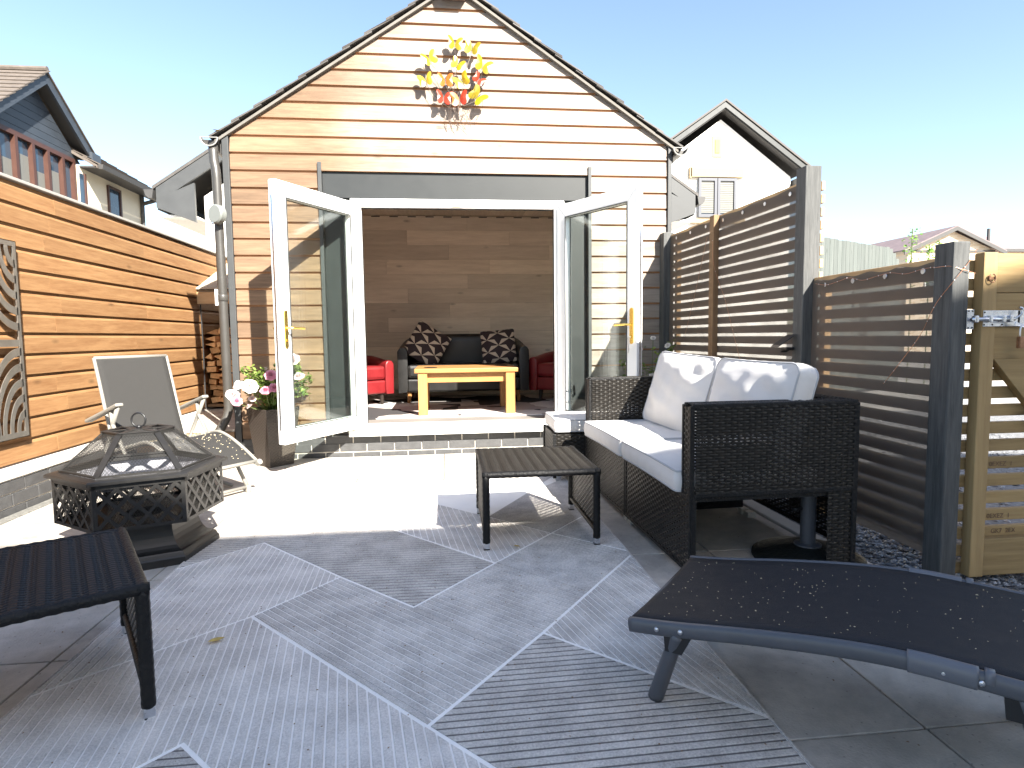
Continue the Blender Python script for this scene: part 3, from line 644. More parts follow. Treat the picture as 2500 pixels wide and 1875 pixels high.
# lid
LID = ring([(.306,.411),(.306,.419),(.291,.419),(.291,.411),(.306,.411)]).build('lid', M['iron'], FP)
h0 = hexa(.300,.415); h1 = hexa(.139,.566)
for k in range(6):
    MB().bar(h0[k], h1[k], .026, .006, up=Vector((h0[k].x,h0[k].y,.2))).build('lid_rib', M['iron'], LID)
    A,B,C_,D_ = h0[k],h0[(k+1)%6],h1[(k+1)%6],h1[k]; m = MB(); d = (B-A).normalized(); mid = ((C_+D_)-(A+B))*.5; hgt = mid.length; upv = mid.normalized(); nn = d.cross(upv); L_ = (B-A).length; Lt = (C_-D_).length
    def clipbar(u0,v0,u1,v1):
        ts = [0,1]; lo, hi = 0., 1.
        def inside(u,v): e = (L_-Lt)/2*v/hgt; return e <= u <= L_-e
        pts = [(lerp(u0,u1,t/24), lerp(v0,v1,t/24)) for t in range(25)]; ins = [p for p in pts if inside(*p)]
        if len(ins) > 1: m.bar(A+d*ins[0][0]+upv*ins[0][1], A+d*ins[-1][0]+upv*ins[-1][1], .0012, .0012, up=nn)
    for i in range(-22,60):
        u = i*.0125; clipbar(u,0,u+hgt*.62,hgt); clipbar(u,0,u-hgt*.62,hgt)
    m.build('mesh_panel', M['ironmesh'], LID)
    MB().bar(D_*1.0+Vector((0,0,-.002)), C_+Vector((0,0,-.002)), .006, .02).build('lid_top_edge', M['iron'], LID)
tp = MB(); hx = hexa(.147,.570); hi_ = hexa(.060,.578)
tp.prism(hexa(.055,.572), (0,0,.004))
for k in range(6):
    tp.prism([hx[k], hx[(k+1)%6], hx[(k+1)%6]*.86+Vector((0,0,.08)), hx[k]*.86+Vector((0,0,.08))], (0,0,.003)); tp.bar(hx[k]*.99+Vector((0,0,.006)), Vector((0,0,.575)), .02, .003)
tp.build('lid_top', M['iron'], LID)
rg = [(.032*math.cos(2*math.pi*k/20), 0, .613+.032*math.sin(2*math.pi*k/20)) for k in range(20)]
MB().tube(rg, .0042, 8, closed=True).lathe([(.010,0),(.010,.008),(.005,.014)],10,(0,0,.576)).build('lift_ring', M['black'], LID, smooth=True)

# ================================================================== wicker tables
def wicker_table(label, loc, rz):
    T = thing('wicker_table', label, 'table', loc, rz, 'low wicker tables')
    W2, D2, Hh, t = .27, .30, .355, .032
    m = MB(); m.weave((-W2+.012,-D2+.012,Hh-.006), (1,0,0), (0,1,0), 2*W2-.024, 2*D2-.024, stake=.052, strand=.0088, amp=.0045, gap=.0007)
    tt = m.build('table_top', M['wicker'], T, smooth=True)
    MB().box(-W2+.02,W2-.02,-D2+.02,D2-.02,Hh-.020,Hh-.0135).build('top_liner', M['wickerd'], T)
    for s in (-1,1):
        e = MB(); n = 34
        e.tube([(s*(W2-.014), lerp(-D2,D2,k/n), Hh-.016+(.002 if k%2 else 0)) for k in range(n+1)], .0155, 8); e.build('top_rail', M['wickerd'], T, smooth=True)
        e = MB(); e.tube([(lerp(-W2,W2,k/n), s*(D2-.014), Hh-.017+(.002 if k%2 else 0)) for k in range(n+1)], .0155, 8); e.build('top_rail', M['wickerd'], T, smooth=True)
        for q in (-1,1):
            pth = [(s*(W2-.016-.006*math.sin(k/9*1.5)*0), q*(D2-.016), lerp(.028,Hh-.02,k/24)) for k in range(25)]
            lg = MB(); lg.tube(pth, [.0165+(.0012 if k%2 else 0) for k in range(25)], 8); lo = lg.build('leg', M['wickerd'], T, smooth=True)
            MB().box(s*(W2-.016)-.0135,s*(W2-.016)+.0135,q*(D2-.016)-.0135,q*(D2-.016)+.0135,.004,.03).build('foot_cap', M['chrome'], lo, bevel=.002)
            MB().box(s*(W2-.016)-.014,s*(W2-.016)+.014,q*(D2-.016)-.014,q*(D2-.016)+.014,0,.0039).build('foot_pad', M['black'], lo)
        e = MB(); e.tube([(s*(W2-.016), lerp(-D2+.02,D2-.02,k/20), .062) for k in range(21)], .012, 8); e.build('bottom_rail', M['wickerd'], T, smooth=True)
        m = MB(); m.weave((s*(W2-.012),-D2+.022,.07), (0,1,0), (0,0,1), 2*D2-.044, Hh-.09, stake=.022, strand=.0125, amp=.003, gap=.0026); m.build('side_panel', M['wicker'], T, smooth=True)
    return T
wicker_table('low wicker table in the sun in front of the wicker sofa', (.42,2.955,.012), 0)
wicker_table('low dark wicker table in the shade at the left, beside the fire pit', (-1.14,1.694,.006), math.atan2(.857,-.514)-R(90))

# ================================================================== planter and roses
PT = thing('planter', 'tall tapered brown rattan planter by the left door', 'planter', (-1.335,4.825,0), R(46))
def sq(r, z): return [Vector((sx*r,sy*r,z)) for sx,sy in ((-1,-1),(1,-1),(1,1),(-1,1))]
def taper_box(prof):
    m = MB()
    for (r0,z0),(r1,z1) in zip(prof,prof[1:]):
        a = sq(r0,z0); b = sq(r1,z1)
        for k in range(4): m.add([a[k],a[(k+1)%4],b[(k+1)%4],b[k]], [(0,1,2,3)])
    return m
taper_box([(0.001,0),(.098,0),(.139,.445),(.128,.445),(.120,.40),(.001,.40)]).build('pot_body', M['pot'], PT)
for k in range(4):
    a = sq(.0995,.004); b = sq(.1405,.444); A = a[k]; B = a[(k+1)%4]; C_ = b[(k+1)%4]; D_ = b[k]
    m = MB(); rows = 36; cols = 14
    for i in range(rows):
        for j in range(cols):
            if (i+j)%2: continue
            def pp(u,v): return A.lerp(B,u).lerp(D_.lerp(C_,u),v)
            u0,u1,v0,v1 = j/cols,(j+1)/cols,i/rows,(i+1)/rows; n_ = (B-A).cross(D_-A).normalized()
            c = [pp(u0,v0),pp(u1,v0),pp(u1,v1),pp(u0,v1)]; md = [pp(lerp(u0,u1,.25),lerp(v0,v1,.2))+n_*.0022,pp(lerp(u0,u1,.75),lerp(v0,v1,.2))+n_*.0022,pp(lerp(u0,u1,.75),lerp(v0,v1,.8))+n_*.0022,pp(lerp(u0,u1,.25),lerp(v0,v1,.8))+n_*.0022]
            m.add(c+md, [(4,5,6,7),(0,1,5,4),(1,2,6,5),(2,3,7,6),(3,0,4,7)])
    m.build('woven_side', M['pot'], PT)
MB().prism(sq(.12,.405), (0,0,.01)).build('soil', M['soil'], PT)
def rose_bloom(rad, seed):
    rn = random.Random(seed); m = MB()
    for layer in range(6):
        k = layer/5; rim = rad*(.28+.72*k); hgt = rad*(.85-.42*k); n = 3+layer; ph = rn.uniform(0,6.28); base = rad*.05*(5-layer)
        for q in range(n):
            a0 = ph+2*math.pi*q/n; wdt = 2*math.pi/n*.62
            def fn(u,v):
                uu = u*2-1; a = a0+uu*wdt; r_ = rim*(.12+.88*v**(.75+.3*k))*(1-.10*abs(uu)**3)*(1+.05*math.sin(7*a+seed)); z_ = base+hgt*math.sin(min(1,v)*1.35)*(1-.16*uu*uu)-.30*rad*k*max(0,v-.6)
                return (r_*math.cos(a), r_*math.sin(a), z_)
            m.grid(fn, 6, 5)
    return m
def bush(label, name, loc, R_, H_, blooms, nleaf, seed, leafm='leaf', lsz=(.014,.024)):
    rn = random.Random(seed); T = thing(name, label, 'rose bush', loc)
    st = MB(); tips = []
    for k in range(13):
        a = rn.uniform(0,6.28); rr = R_*rn.uniform(.3,1); t = Vector((rr*math.cos(a), rr*math.sin(a)*.8, H_*rn.uniform(.4,1)))
        mid = t*.5+Vector((rn.uniform(-.03,.03),rn.uniform(-.03,.03),.05)); p = smoothpath([(0,0,0),mid,t],5); st.tube(p,[.0035*(1-.6*i/len(p)) for i in range(len(p))],5); tips.append(p)
    for bl in blooms: st.tube(smoothpath([(bl[0]*.2,bl[1]*.2,.02),(bl[0]*.7,bl[1]*.7,bl[2]*.6),bl[:3]],5), .0025, 5)
    st.build('stems', M['stem'], T)
    lf = MB()
    for i in range(nleaf):
        p = rn.choice(tips); q = p[rn.randrange(len(p)//4,len(p))]+Vector((rn.gauss(0,.028),rn.gauss(0,.028),rn.gauss(0,.022)))
        s = rn.uniform(*lsz); d = Vector((rn.gauss(0,1),rn.gauss(0,1),rn.gauss(0,.45))).normalized(); n_ = Vector((rn.gauss(0,.6),rn.gauss(0,.6),1)).normalized(); x = d.cross(n_).normalized()*s*.62; y = d*s; nn = x.cross(y).normalized()*s*.18
        lf.add([q-y,q-y*.35+x*.8+nn,q+y*.35+x*.75+nn,q+y,q+y*.35-x*.75+nn,q-y*.35-x*.8+nn,q], [(0,1,6),(1,2,6),(2,3,6),(3,4,6),(4,5,6),(5,0,6)])
    kind(lf.build('foliage', M[leafm], T), 'stuff')
    for i, (bx,by,bz,br,mt) in enumerate(blooms):
        rose_bloom(br, seed*31+i).build('rose', M[mt], T, loc=(bx,by,bz), rot=(rn.uniform(.5,1.0),rn.uniform(-.5,.5),rn.uniform(-.6,.6)), smooth=True)
    return T
bush('pink and white rose bush growing in the brown planter', 'rose_bush', (-1.335,4.79,.41), .30, .36,
  [(-.17,-.16,.22,.046,'whitepetal'),(-.075,-.25,.215,.058,'whitepetal'),(-.22,-.18,.145,.055,'palepink'),(-.175,-.24,.11,.040,'pink'),(.055,-.18,.29,.046,'pink'),(.035,-.25,.18,.042,'pink'),(.085,-.22,.20,.040,'pink'),(-.085,-.18,.12,.028,'palepink'),(.20,-.10,.40,.050,'palepink'),(.245,-.12,.27,.042,'palepink'),(-.105,-.17,.065,.026,'palepink'),(-.04,.02,.33,.02,'palepink')], 1500, 3, lsz=(.015,.027))

# ================================================================== rug with carved ribs
RX0,RX1,RY0,RY1 = -1.15,.79,.92,4.04
RG = thing('outdoor_rug', 'large grey outdoor rug with carved geometric lines across the patio', 'rug', (-.18,2.48,0))
rl_ = neg(RG)
def rugmat(name, c0, c1, bump):
    m, t, b, N, L = nodes(name); tc = N('ShaderNodeNewGeometry')
    n1 = N('ShaderNodeTexNoise'); n1.inputs['Scale'].default_value = 170; n1.inputs['Detail'].default_value = 4; n1.inputs['Roughness'].default_value = .8; L(tc.outputs['Position'], n1.inputs['Vector'])
    n2 = N('ShaderNodeTexNoise'); n2.inputs['Scale'].default_value = 7; n2.inputs['Detail'].default_value = 5; n2.inputs['Roughness'].default_value = .6; L(tc.outputs['Position'], n2.inputs['Vector'])
    a = N('ShaderNodeMapRange'); a.inputs[1].default_value = .36; a.inputs[2].default_value = .64; L(n1.outputs['Fac'], a.inputs[0])
    c = N('ShaderNodeMapRange'); c.inputs[1].default_value = .38; c.inputs[2].default_value = .62; L(n2.outputs['Fac'], c.inputs[0])
    ad = N('ShaderNodeMath'); ad.operation = 'MULTIPLY_ADD'; ad.inputs[1].default_value = .6; L(a.outputs[0], ad.inputs[0]); h = N('ShaderNodeMath'); h.operation = 'MULTIPLY'; h.inputs[1].default_value = .40; L(c.outputs[0], h.inputs[0]); L(h.outputs[0], ad.inputs[2])
    x = N('ShaderNodeMix'); x.data_type = 'RGBA'; x.inputs[6].default_value = (*c0,1); x.inputs[7].default_value = (*c1,1); L(ad.outputs[0], x.inputs[0]); L(x.outputs[2], b.inputs['Base Color'])
    b.inputs['Roughness'].default_value = .95; b.inputs['Specular IOR Level'].default_value = .1
    bp = N('ShaderNodeBump'); bp.inputs['Strength'].default_value = bump; bp.inputs['Distance'].default_value = .004; L(n1.outputs['Fac'], bp.inputs['Height']); L(bp.outputs[0], b.inputs['Normal'])
    return m
M['rug_base'] = rugmat('rug_backing_cord', (.86,.83,.79), (.93,.905,.87), .3)
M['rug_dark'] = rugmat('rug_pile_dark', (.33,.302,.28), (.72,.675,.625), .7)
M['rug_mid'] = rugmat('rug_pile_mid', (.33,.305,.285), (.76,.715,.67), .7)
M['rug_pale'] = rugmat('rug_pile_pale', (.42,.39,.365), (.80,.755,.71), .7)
MB().box(RX0,RX1,RY0,RY1,0.001,.0075).build('rug_backing', M['rug_base'], RG, loc=rl_)
def clip(poly, n, c):
    out = []
    for i in range(len(poly)):
        a = poly[i]; b = poly[(i+1)%len(poly)]; da = a[0]*n[0]+a[1]*n[1]-c; db = b[0]*n[0]+b[1]*n[1]-c
        if da >= 0: out.append(a)
        if (da >= 0) != (db >= 0):
            t = da/(da-db); out.append((a[0]+(b[0]-a[0])*t, a[1]+(b[1]-a[1])*t))
    return out
def inset(poly, d, open_=()):
    ar = sum(poly[i][0]*poly[(i+1)%len(poly)][1]-poly[(i+1)%len(poly)][0]*poly[i][1] for i in range(len(poly))); sg = 1 if ar > 0 else -1
    res = poly
    for i in range(len(poly)):
        a = poly[i]; b = poly[(i+1)%len(poly)]; l = math.hypot(b[0]-a[0],b[1]-a[1])
        if l < 1e-6 or i in open_: continue
        n = (-sg*(b[1]-a[1])/l, sg*(b[0]-a[0])/l); res = clip(res, n, a[0]*n[0]+a[1]*n[1]+d)
        if len(res) < 3: return []
    return res
P0=(-.875,2.919); J1=(-.689,2.129); J2=(-.441,2.444); J3=(-.132,2.126); J4=(.193,2.51); J5=(-.064,1.446); J6=(.296,1.88); J7=(.495,2.859); FS=(-.323,3.08); GS=(.206,3.18); MA=(-.644,1.454)
regions = [
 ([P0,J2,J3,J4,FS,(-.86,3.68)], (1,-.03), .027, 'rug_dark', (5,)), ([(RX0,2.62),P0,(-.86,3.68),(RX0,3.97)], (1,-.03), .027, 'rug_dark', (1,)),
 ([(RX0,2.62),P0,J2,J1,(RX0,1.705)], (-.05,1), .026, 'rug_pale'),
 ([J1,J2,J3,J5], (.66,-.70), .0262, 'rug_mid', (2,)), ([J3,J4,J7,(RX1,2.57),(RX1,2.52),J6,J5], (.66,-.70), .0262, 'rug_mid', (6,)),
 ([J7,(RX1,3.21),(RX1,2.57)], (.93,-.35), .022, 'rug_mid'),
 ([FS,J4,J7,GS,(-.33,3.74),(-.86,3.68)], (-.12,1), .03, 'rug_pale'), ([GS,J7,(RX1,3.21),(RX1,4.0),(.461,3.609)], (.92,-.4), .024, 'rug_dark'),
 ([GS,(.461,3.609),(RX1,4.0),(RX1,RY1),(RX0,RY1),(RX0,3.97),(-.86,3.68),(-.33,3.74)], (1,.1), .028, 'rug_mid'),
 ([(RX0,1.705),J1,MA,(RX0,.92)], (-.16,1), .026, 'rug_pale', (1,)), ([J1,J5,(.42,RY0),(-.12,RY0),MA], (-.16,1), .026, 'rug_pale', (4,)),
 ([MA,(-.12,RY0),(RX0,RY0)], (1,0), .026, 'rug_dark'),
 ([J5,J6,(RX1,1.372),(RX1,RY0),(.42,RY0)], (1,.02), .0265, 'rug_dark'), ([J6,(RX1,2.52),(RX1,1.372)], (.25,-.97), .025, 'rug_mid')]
def wob(x, y): return .0035*math.sin(31*x+17*y)+.0025*math.sin(57*y-23*x)
M['rug_shade'] = rugmat('rug_groove_shade_colour', (.12,.11,.105), (.22,.205,.195), .3)  # dark colour standing in for shade down in the grooves
for reg in regions:
    poly, d, pit, mt = reg[:4]; opn = reg[4] if len(reg) > 4 else ()
    ip = inset(poly, .0062, opn)
    if len(ip) < 3: continue
    l = math.hypot(*d); n = (-d[1]/l, d[0]/l); ps = [p[0]*n[0]+p[1]*n[1] for p in ip]; m = MB(); c = math.floor(min(ps)/pit)*pit; gp = .0034 if mt == 'rug_dark' else .0024
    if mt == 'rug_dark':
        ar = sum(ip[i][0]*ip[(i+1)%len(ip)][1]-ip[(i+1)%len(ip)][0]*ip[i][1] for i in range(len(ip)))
        MB().prism([(x,y,.0076) for x,y in (ip if ar > 0 else ip[::-1])], (0,0,.0006)).build('rug_groove_shade', M['rug_shade'], RG, loc=rl_)  # sheet under these ribs, its dark tone paints the groove shade
    while c < max(ps):
        s_ = clip(clip(ip, n, c+gp), (-n[0],-n[1]), -(c+pit-gp))
        if len(s_) >= 3:
            ar = sum(s_[i][0]*s_[(i+1)%len(s_)][1]-s_[(i+1)%len(s_)][0]*s_[i][1] for i in range(len(s_)))
            if ar < 0: s_ = s_[::-1]
            if abs(ar) > 2e-5:
                k = len(s_); tp_ = inset(s_, .0022)
                if len(tp_) == k:
                    # match vertices by nearest start
                    st_ = min(range(k), key=lambda q: (tp_[q][0]-s_[0][0])**2+(tp_[q][1]-s_[0][1])**2); tp_ = tp_[st_:]+tp_[:st_]
                    vs = [(x,y,.0072) for x,y in s_]+[(x,y,.0092) for x,y in s_]+[(x,y,.0106) for x,y in tp_]
                    m.add(vs, [(i,(i+1)%k,k+(i+1)%k,k+i) for i in range(k)]+[(k+i,k+(i+1)%k,2*k+(i+1)%k,2*k+i) for i in range(k)]+[tuple(range(2*k,3*k))])
                else: m.prism([(x,y,.0072) for x,y in s_], (0,0,.004))
        c += pit
    kind(m.build('rug_ribs', M[mt], RG, loc=rl_), 'stuff')
hem = MB(); hem.tube([(RX0,RY0,.006),(RX0,RY1,.006),(RX1,RY1,.006),(RX1,RY0,.006)], .0055, 6, closed=True); hem.build('rug_hem', M['rug_mid'], RG, loc=rl_)

# ================================================================== wicker sofa
SF = thing('wicker_sofa', 'dark wicker two seat sofa with pale cushions beside the fence', 'sofa', (.930,2.21,0), R(1.2))
SD, SLN, SH, SA = .70, 1.61, .70, .085   # depth, length, arm height, arm thickness
def wv(name, O, U, V, w, h, **k):
    m = MB(); m.weave(O,U,V,w,h,**k); return m.build(name, M['wicker'], SF, smooth=True)
def frame_bar(a, b, w=.018, name='edge_bar'): return MB().bar(a,b,w,w).build(name, M['wickerd'], SF, bevel=.004)
for k in range(2):
    y0 = .002+k*(SLN/2+.003); y1 = y0+SLN/2-.006
    wv('seat_front', (0,y1-.014,.045), (0,-1,0), (0,0,1), y1-y0-.028, .285, stake=.0245, strand=.0125)
    frame_bar((.004,y0+.008,.03),(.004,y0+.008,.335)); frame_bar((.004,y1-.008,.03),(.004,y1-.008,.335)); frame_bar((.004,y0,.335),(.004,y1,.335)); frame_bar((.004,y0,.04),(.004,y1,.04))
    for yy in (y0+.03,y1-.03):
        for xx in (.03,SD-.03): MB().box(xx-.022,xx+.022,yy-.022,yy+.022,0,.032).build('foot', plain('alu_foot',(.5,.5,.48),.4,metal=.5), SF, bevel=.002)
    MB().box(.012,SD-.05,y0+.01,y1-.01,.318,.333).build('seat_deck', M['wickerd'], SF)
    for yy in ((y1-.01,) if k == 0 else (y0+.01,)): MB().box(.015,SD-.06,yy-.004,yy+.004,.05,.31).build('inner_side', M['wickerd'], SF)
for k, ya in enumerate((0, SLN-SA)):
    yo = ya if k == 0 else ya+SA; yi = ya+SA if k == 0 else ya; s = -1 if k == 0 else 1
    # outer side, inner side, top and front of the arm
    if k == 0: wv('arm_outer', (.018,yo,.35), (1,0,0), (0,0,1), SD-.036, SH-.36, stake=.025, strand=.0115, gap=.0017)
    else: wv('arm_outer', (SD-.018,yo,.05), (-1,0,0), (0,0,1), SD-.036, SH-.06, stake=.025, strand=.0125)
    if k == 0: wv('arm_inner', (SD-.018,yi,.335), (-1,0,0), (0,0,1), SD-.036, SH-.345, stake=.025, strand=.0125)
    else: wv('arm_inner', (.018,yi,.335), (1,0,0), (0,0,1), SD-.036, SH-.345, stake=.028, strand=.0125, amp=.0042)
    wv('arm_top', (.012,ya+.006,SH), (1,0,0), (0,1,0), SD-.02, SA-.012, stake=.024, strand=.0118)
    wv('arm_front', (-.001,ya+SA-.006,.335), (0,-1,0), (0,0,1), SA-.012, SH-.345, stake=.0245, strand=.0125)
    for yy in (ya+.008, ya+SA-.008): frame_bar((.004,yy,.335),(.004,yy,SH-.004)); frame_bar((.004,yy,SH-.006),(SD-.01,yy,SH-.006))
    frame_bar((.01,yo-s*.008,.346),(SD-.01,yo-s*.008,.346), .02); frame_bar((SD-.012,yo-s*.01,.02),(SD-.012,yo-s*.01,SH-.006), .024)
    if k == 0:
        frame_bar((.012,yo+.01,.02),(.012,yo+.01,.34), .022)
        wv('rear_leg_panel', (SD-.125,yo+.004,.03), (1,0,0), (0,0,1), .11, .31, stake=.025, strand=.0125)
wv('back_outer', (SD,0.012,.10), (0,1,0), (0,0,1), SLN-.024, SH-.11, stake=.026, strand=.0125)
wv('back_inner', (SD-.055,SLN-.09,.335), (0,-1,0), (0,0,1), SLN-.18, SH-.345, stake=.026, strand=.0125)
wv('back_top', (SD-.06,.09,SH-.001), (1,0,0), (0,1,0), .058, SLN-.18, stake=.0145, strand=.0125)
frame_bar((SD-.008,.01,SH-.006),(SD-.008,SLN-.01,SH-.006)); frame_bar((SD-.008,.01,.10),(SD-.008,SLN-.01,.10))
# cushions
def cushion(name, label, loc, w_, d_, h_, rot, mat='fabric', crown=.03, seed=0, pipe=True, soft=.02, group=None, wr=.004):
    """box cushion: x width, y depth, z thickness; crowned faces, rounded border, soft creases"""
    rn = random.Random(seed); T = thing(name, label, 'cushion', loc, group=group); T.rotation_euler = rot
    ph = [rn.uniform(0,6.28) for _ in range(6)]; n = 22
    def edge(u, v):
        # rounded rectangle outline pulled in a little between the corners
        x = (u*2-1); y = (v*2-1)
        px = x*w_/2*(1-.025*(1-y*y)**1); py = y*d_/2*(1-.025*(1-x*x))
        rr = soft; cx = max(0,abs(px)-(w_/2-rr)); cy = max(0,abs(py)-(d_/2-rr)); l = math.hypot(cx,cy)
        if l > rr: k = rr/l; px = math.copysign(w_/2-rr+cx*k,px) if cx > 0 else px; py = math.copysign(d_/2-rr+cy*k,py) if cy > 0 else py
        return px, py
    def surf(sgn):
        def fn(u, v):
            x = u*2-1; y = v*2-1; px, py = edge(u,v); e = (1-abs(x)**3.2)*(1-abs(y)**3.2)
            ed = min(1-abs(x),1-abs(y))
            wrk = wr*(math.sin(9*x+5*y+ph[0])*math.sin(4*x-7*y+ph[1])+.6*math.sin(15*(x*y)+ph[2]))*min(1,ed*4)
            crease = wr*1.3*math.sin((x if abs(y) > abs(x) else y)*34+ph[3])*max(0,1-ed*6)*(1 if ed > 0 else 0)
            return (px, py, sgn*(h_/2+crown*e)+wrk*sgn+crease*.5)
        return fn
    m = MB(); m.grid(surf(1), n, n); m.grid(surf(-1), n, n, flip=True)
    # border
    per = [(i/n,0) for i in range(n)]+[(1,i/n) for i in range(n)]+[(1-i/n,1) for i in range(n)]+[(0,1-i/n) for i in range(n)]
    q = len(per); vs = []
    for lev in range(5):
        t = lev/4; bul = .010*math.sin(math.pi*t)
        for i,(u,v) in enumerate(per):
            a = surf(-1)(u,v); b = surf(1)(u,v); x = u*2-1; y = v*2-1; l = max(.01,math.hypot(x,y)); cr_ = .0025*math.sin(i*2.1+ph[4])*math.sin(math.pi*t)
            vs.append((lerp(a[0],b[0],t)+x/l*(bul+cr_), lerp(a[1],b[1],t)+y/l*(bul+cr_), lerp(a[2],b[2],t)))
    m.add(vs, [(l_*q+i, l_*q+(i+1)%q, (l_+1)*q+(i+1)%q, (l_+1)*q+i) for l_ in range(4) for i in range(q)])
    m.build('cover', M[mat], T, smooth=True)
    if pipe:
        for sgn in (-1,1): MB().tube([surf(sgn)(u,v) for u,v in per], .0042, 6, closed=True).build('piping', M['piping'] if mat == 'fabric' else M[mat], T, smooth=True)
    return T
C0 = Vector((.930,2.21,0))
cushion('seat_cushion', 'pale seat cushion on the near half of the wicker sofa', C0+Vector((.265,.445,.385)), .60,.715,.080, (0,0,R(1)), crown=.012, seed=2)
cushion('seat_cushion', 'sunlit pale seat cushion on the far half of the wicker sofa', C0+Vector((.24,1.165,.388)), .60,.715,.080, (0,0,R(2)), crown=.012, seed=5)
cushion('back_cushion', 'pale back cushion nearest the viewer on the wicker sofa', C0+Vector((.455,.405,.625)), .69,.44,.085, (R(90-14),0,R(-88)), crown=.06, seed=8, soft=.06, wr=.0065)
cushion('back_cushion', 'pale back cushion at the far end of the wicker sofa', C0+Vector((.42,1.13,.635)), .67,.44,.085, (R(90-16),R(2),R(-84)), crown=.062, seed=11, soft=.06, wr=.0065)

# wicker footstool beyond the sofa
OT = thing('wicker_footstool', 'dark wicker footstool beyond the far arm of the sofa', 'footstool', (.70,3.90,0), R(-1))
def ow(name,O,U,V,w_,h_):
    m = MB(); m.weave(O,U,V,w_,h_,stake=.0245,strand=.0125); return m.build(name, M['wicker'], OT, smooth=True)
OW, OD = .60, .44
ow('side_panel',(0,OD,.045),(0,-1,0),(0,0,1),OD,.275); ow('side_panel',(0,0,.045),(1,0,0),(0,0,1),OW,.275); ow('side_panel',(OW,0,.045),(0,1,0),(0,0,1),OD,.275); ow('side_panel',(OW,OD,.045),(-1,0,0),(0,0,1),OW,.275); ow('stool_top',(0,0,.322),(1,0,0),(0,1,0),OW,OD)
for x in (0,OW):
    for y in (0,OD): MB().box(x-.011,x+.011,y-.011,y+.011,.03,.325).build('corner_post', M['wickerd'], OT, bevel=.003); MB().box(x+(.01 if x==0 else -.045),x+(.045 if x==0 else -.01),y+(.01 if y==0 else -.045),y+(.045 if y==0 else -.01),0,.04).build('foot', M['chrome'], OT)
cushion('seat_cushion', 'pale cushion on the wicker footstool by the doorway', (1.0,4.12,.375), .58,.44,.075, (0,0,R(-1)), crown=.014, seed=14)

# parasol base stowed under the near arm
UB = thing('parasol_base', 'dark round parasol base with short pipe under the sofa arm', 'parasol base', (1.535,2.40,0))
MB().lathe([(.225,0),(.225,.014),(.20,.028),(.13,.046),(.06,.058),(.04,.062)],40).build('base', plain('parasol_resin',(.010,.012,.011),.55,spec=.25,var=.3,scale=30,bump=.5,bscale=60), UB, smooth=True)
MB().lathe([(.055,.056),(.055,.066),(.031,.07),(.031,.29),(.033,.29),(.033,.30),(0.001,.30)],24).build('pipe', M['greytube'], UB, smooth=False)
MB().tube([(-.031,0,.22),(-.055,0,.22)],.008,8).lathe([(.014,0),(.014,.01)],8,(-.062,0,.215)).build('clamp_knob', M['black'], UB)

# ================================================================== sun lounger
SLG = thing('sun_lounger', 'charcoal sling sun lounger across the lower right corner', 'sun lounger', (.462,1.479,0), math.atan2(-.639,.769))
LW = .516
prof = [(0,.222),(.12,.238),(.30,.268),(.48,.292),(.62,.300),(.78,.294),(.95,.285),(1.15,.29),(1.22,.31),(1.45,.45),(1.80,.68)]
def lz(t):
    for (a,za),(b,zb) in zip(prof,prof[1:]):
        if t <= b: return lerp(za,zb,(t-a)/(b-a))
    return prof[-1][1]
sp = smoothpath([(a,0,b) for a,b in prof], 6)
m = MB()
m.grid(lambda u,v: (lambda p: (p.x, lerp(.012,LW-.012,v), p.z+.017-.008*(1-(2*v-1)**2)))(sp[min(int(u*(len(sp)-1)+.5),len(sp)-1)]), len(sp)-1, 12)
o = m.build('sling', M['slingdark'], SLG, smooth=True); s_ = o.modifiers.new('t','SOLIDIFY'); s_.thickness = .004
def oval_tube(path, ry, rz_, n=14):
    m = MB(); vs = []; P_ = path
    for i,p in enumerate(P_):
        d = (P_[min(i+1,len(P_)-1)]-P_[max(i-1,0)]).normalized(); up = Vector((-d.z,0,d.x))
        for k in range(n):
            a = 2*math.pi*k/n; c = math.copysign(abs(math.cos(a))**.7,math.cos(a)); s = math.copysign(abs(math.sin(a))**.7,math.sin(a)); vs.append(p+Vector((0,ry*c,0))+up*rz_*s)
    fs = [(i*n+k,i*n+(k+1)%n,(i+1)*n+(k+1)%n,(i+1)*n+k) for i in range(len(P_)-1) for k in range(n)]+[tuple(range(n-1,-1,-1)),tuple((len(P_)-1)*n+k for k in range(n))]
    m.add(vs,fs); return m
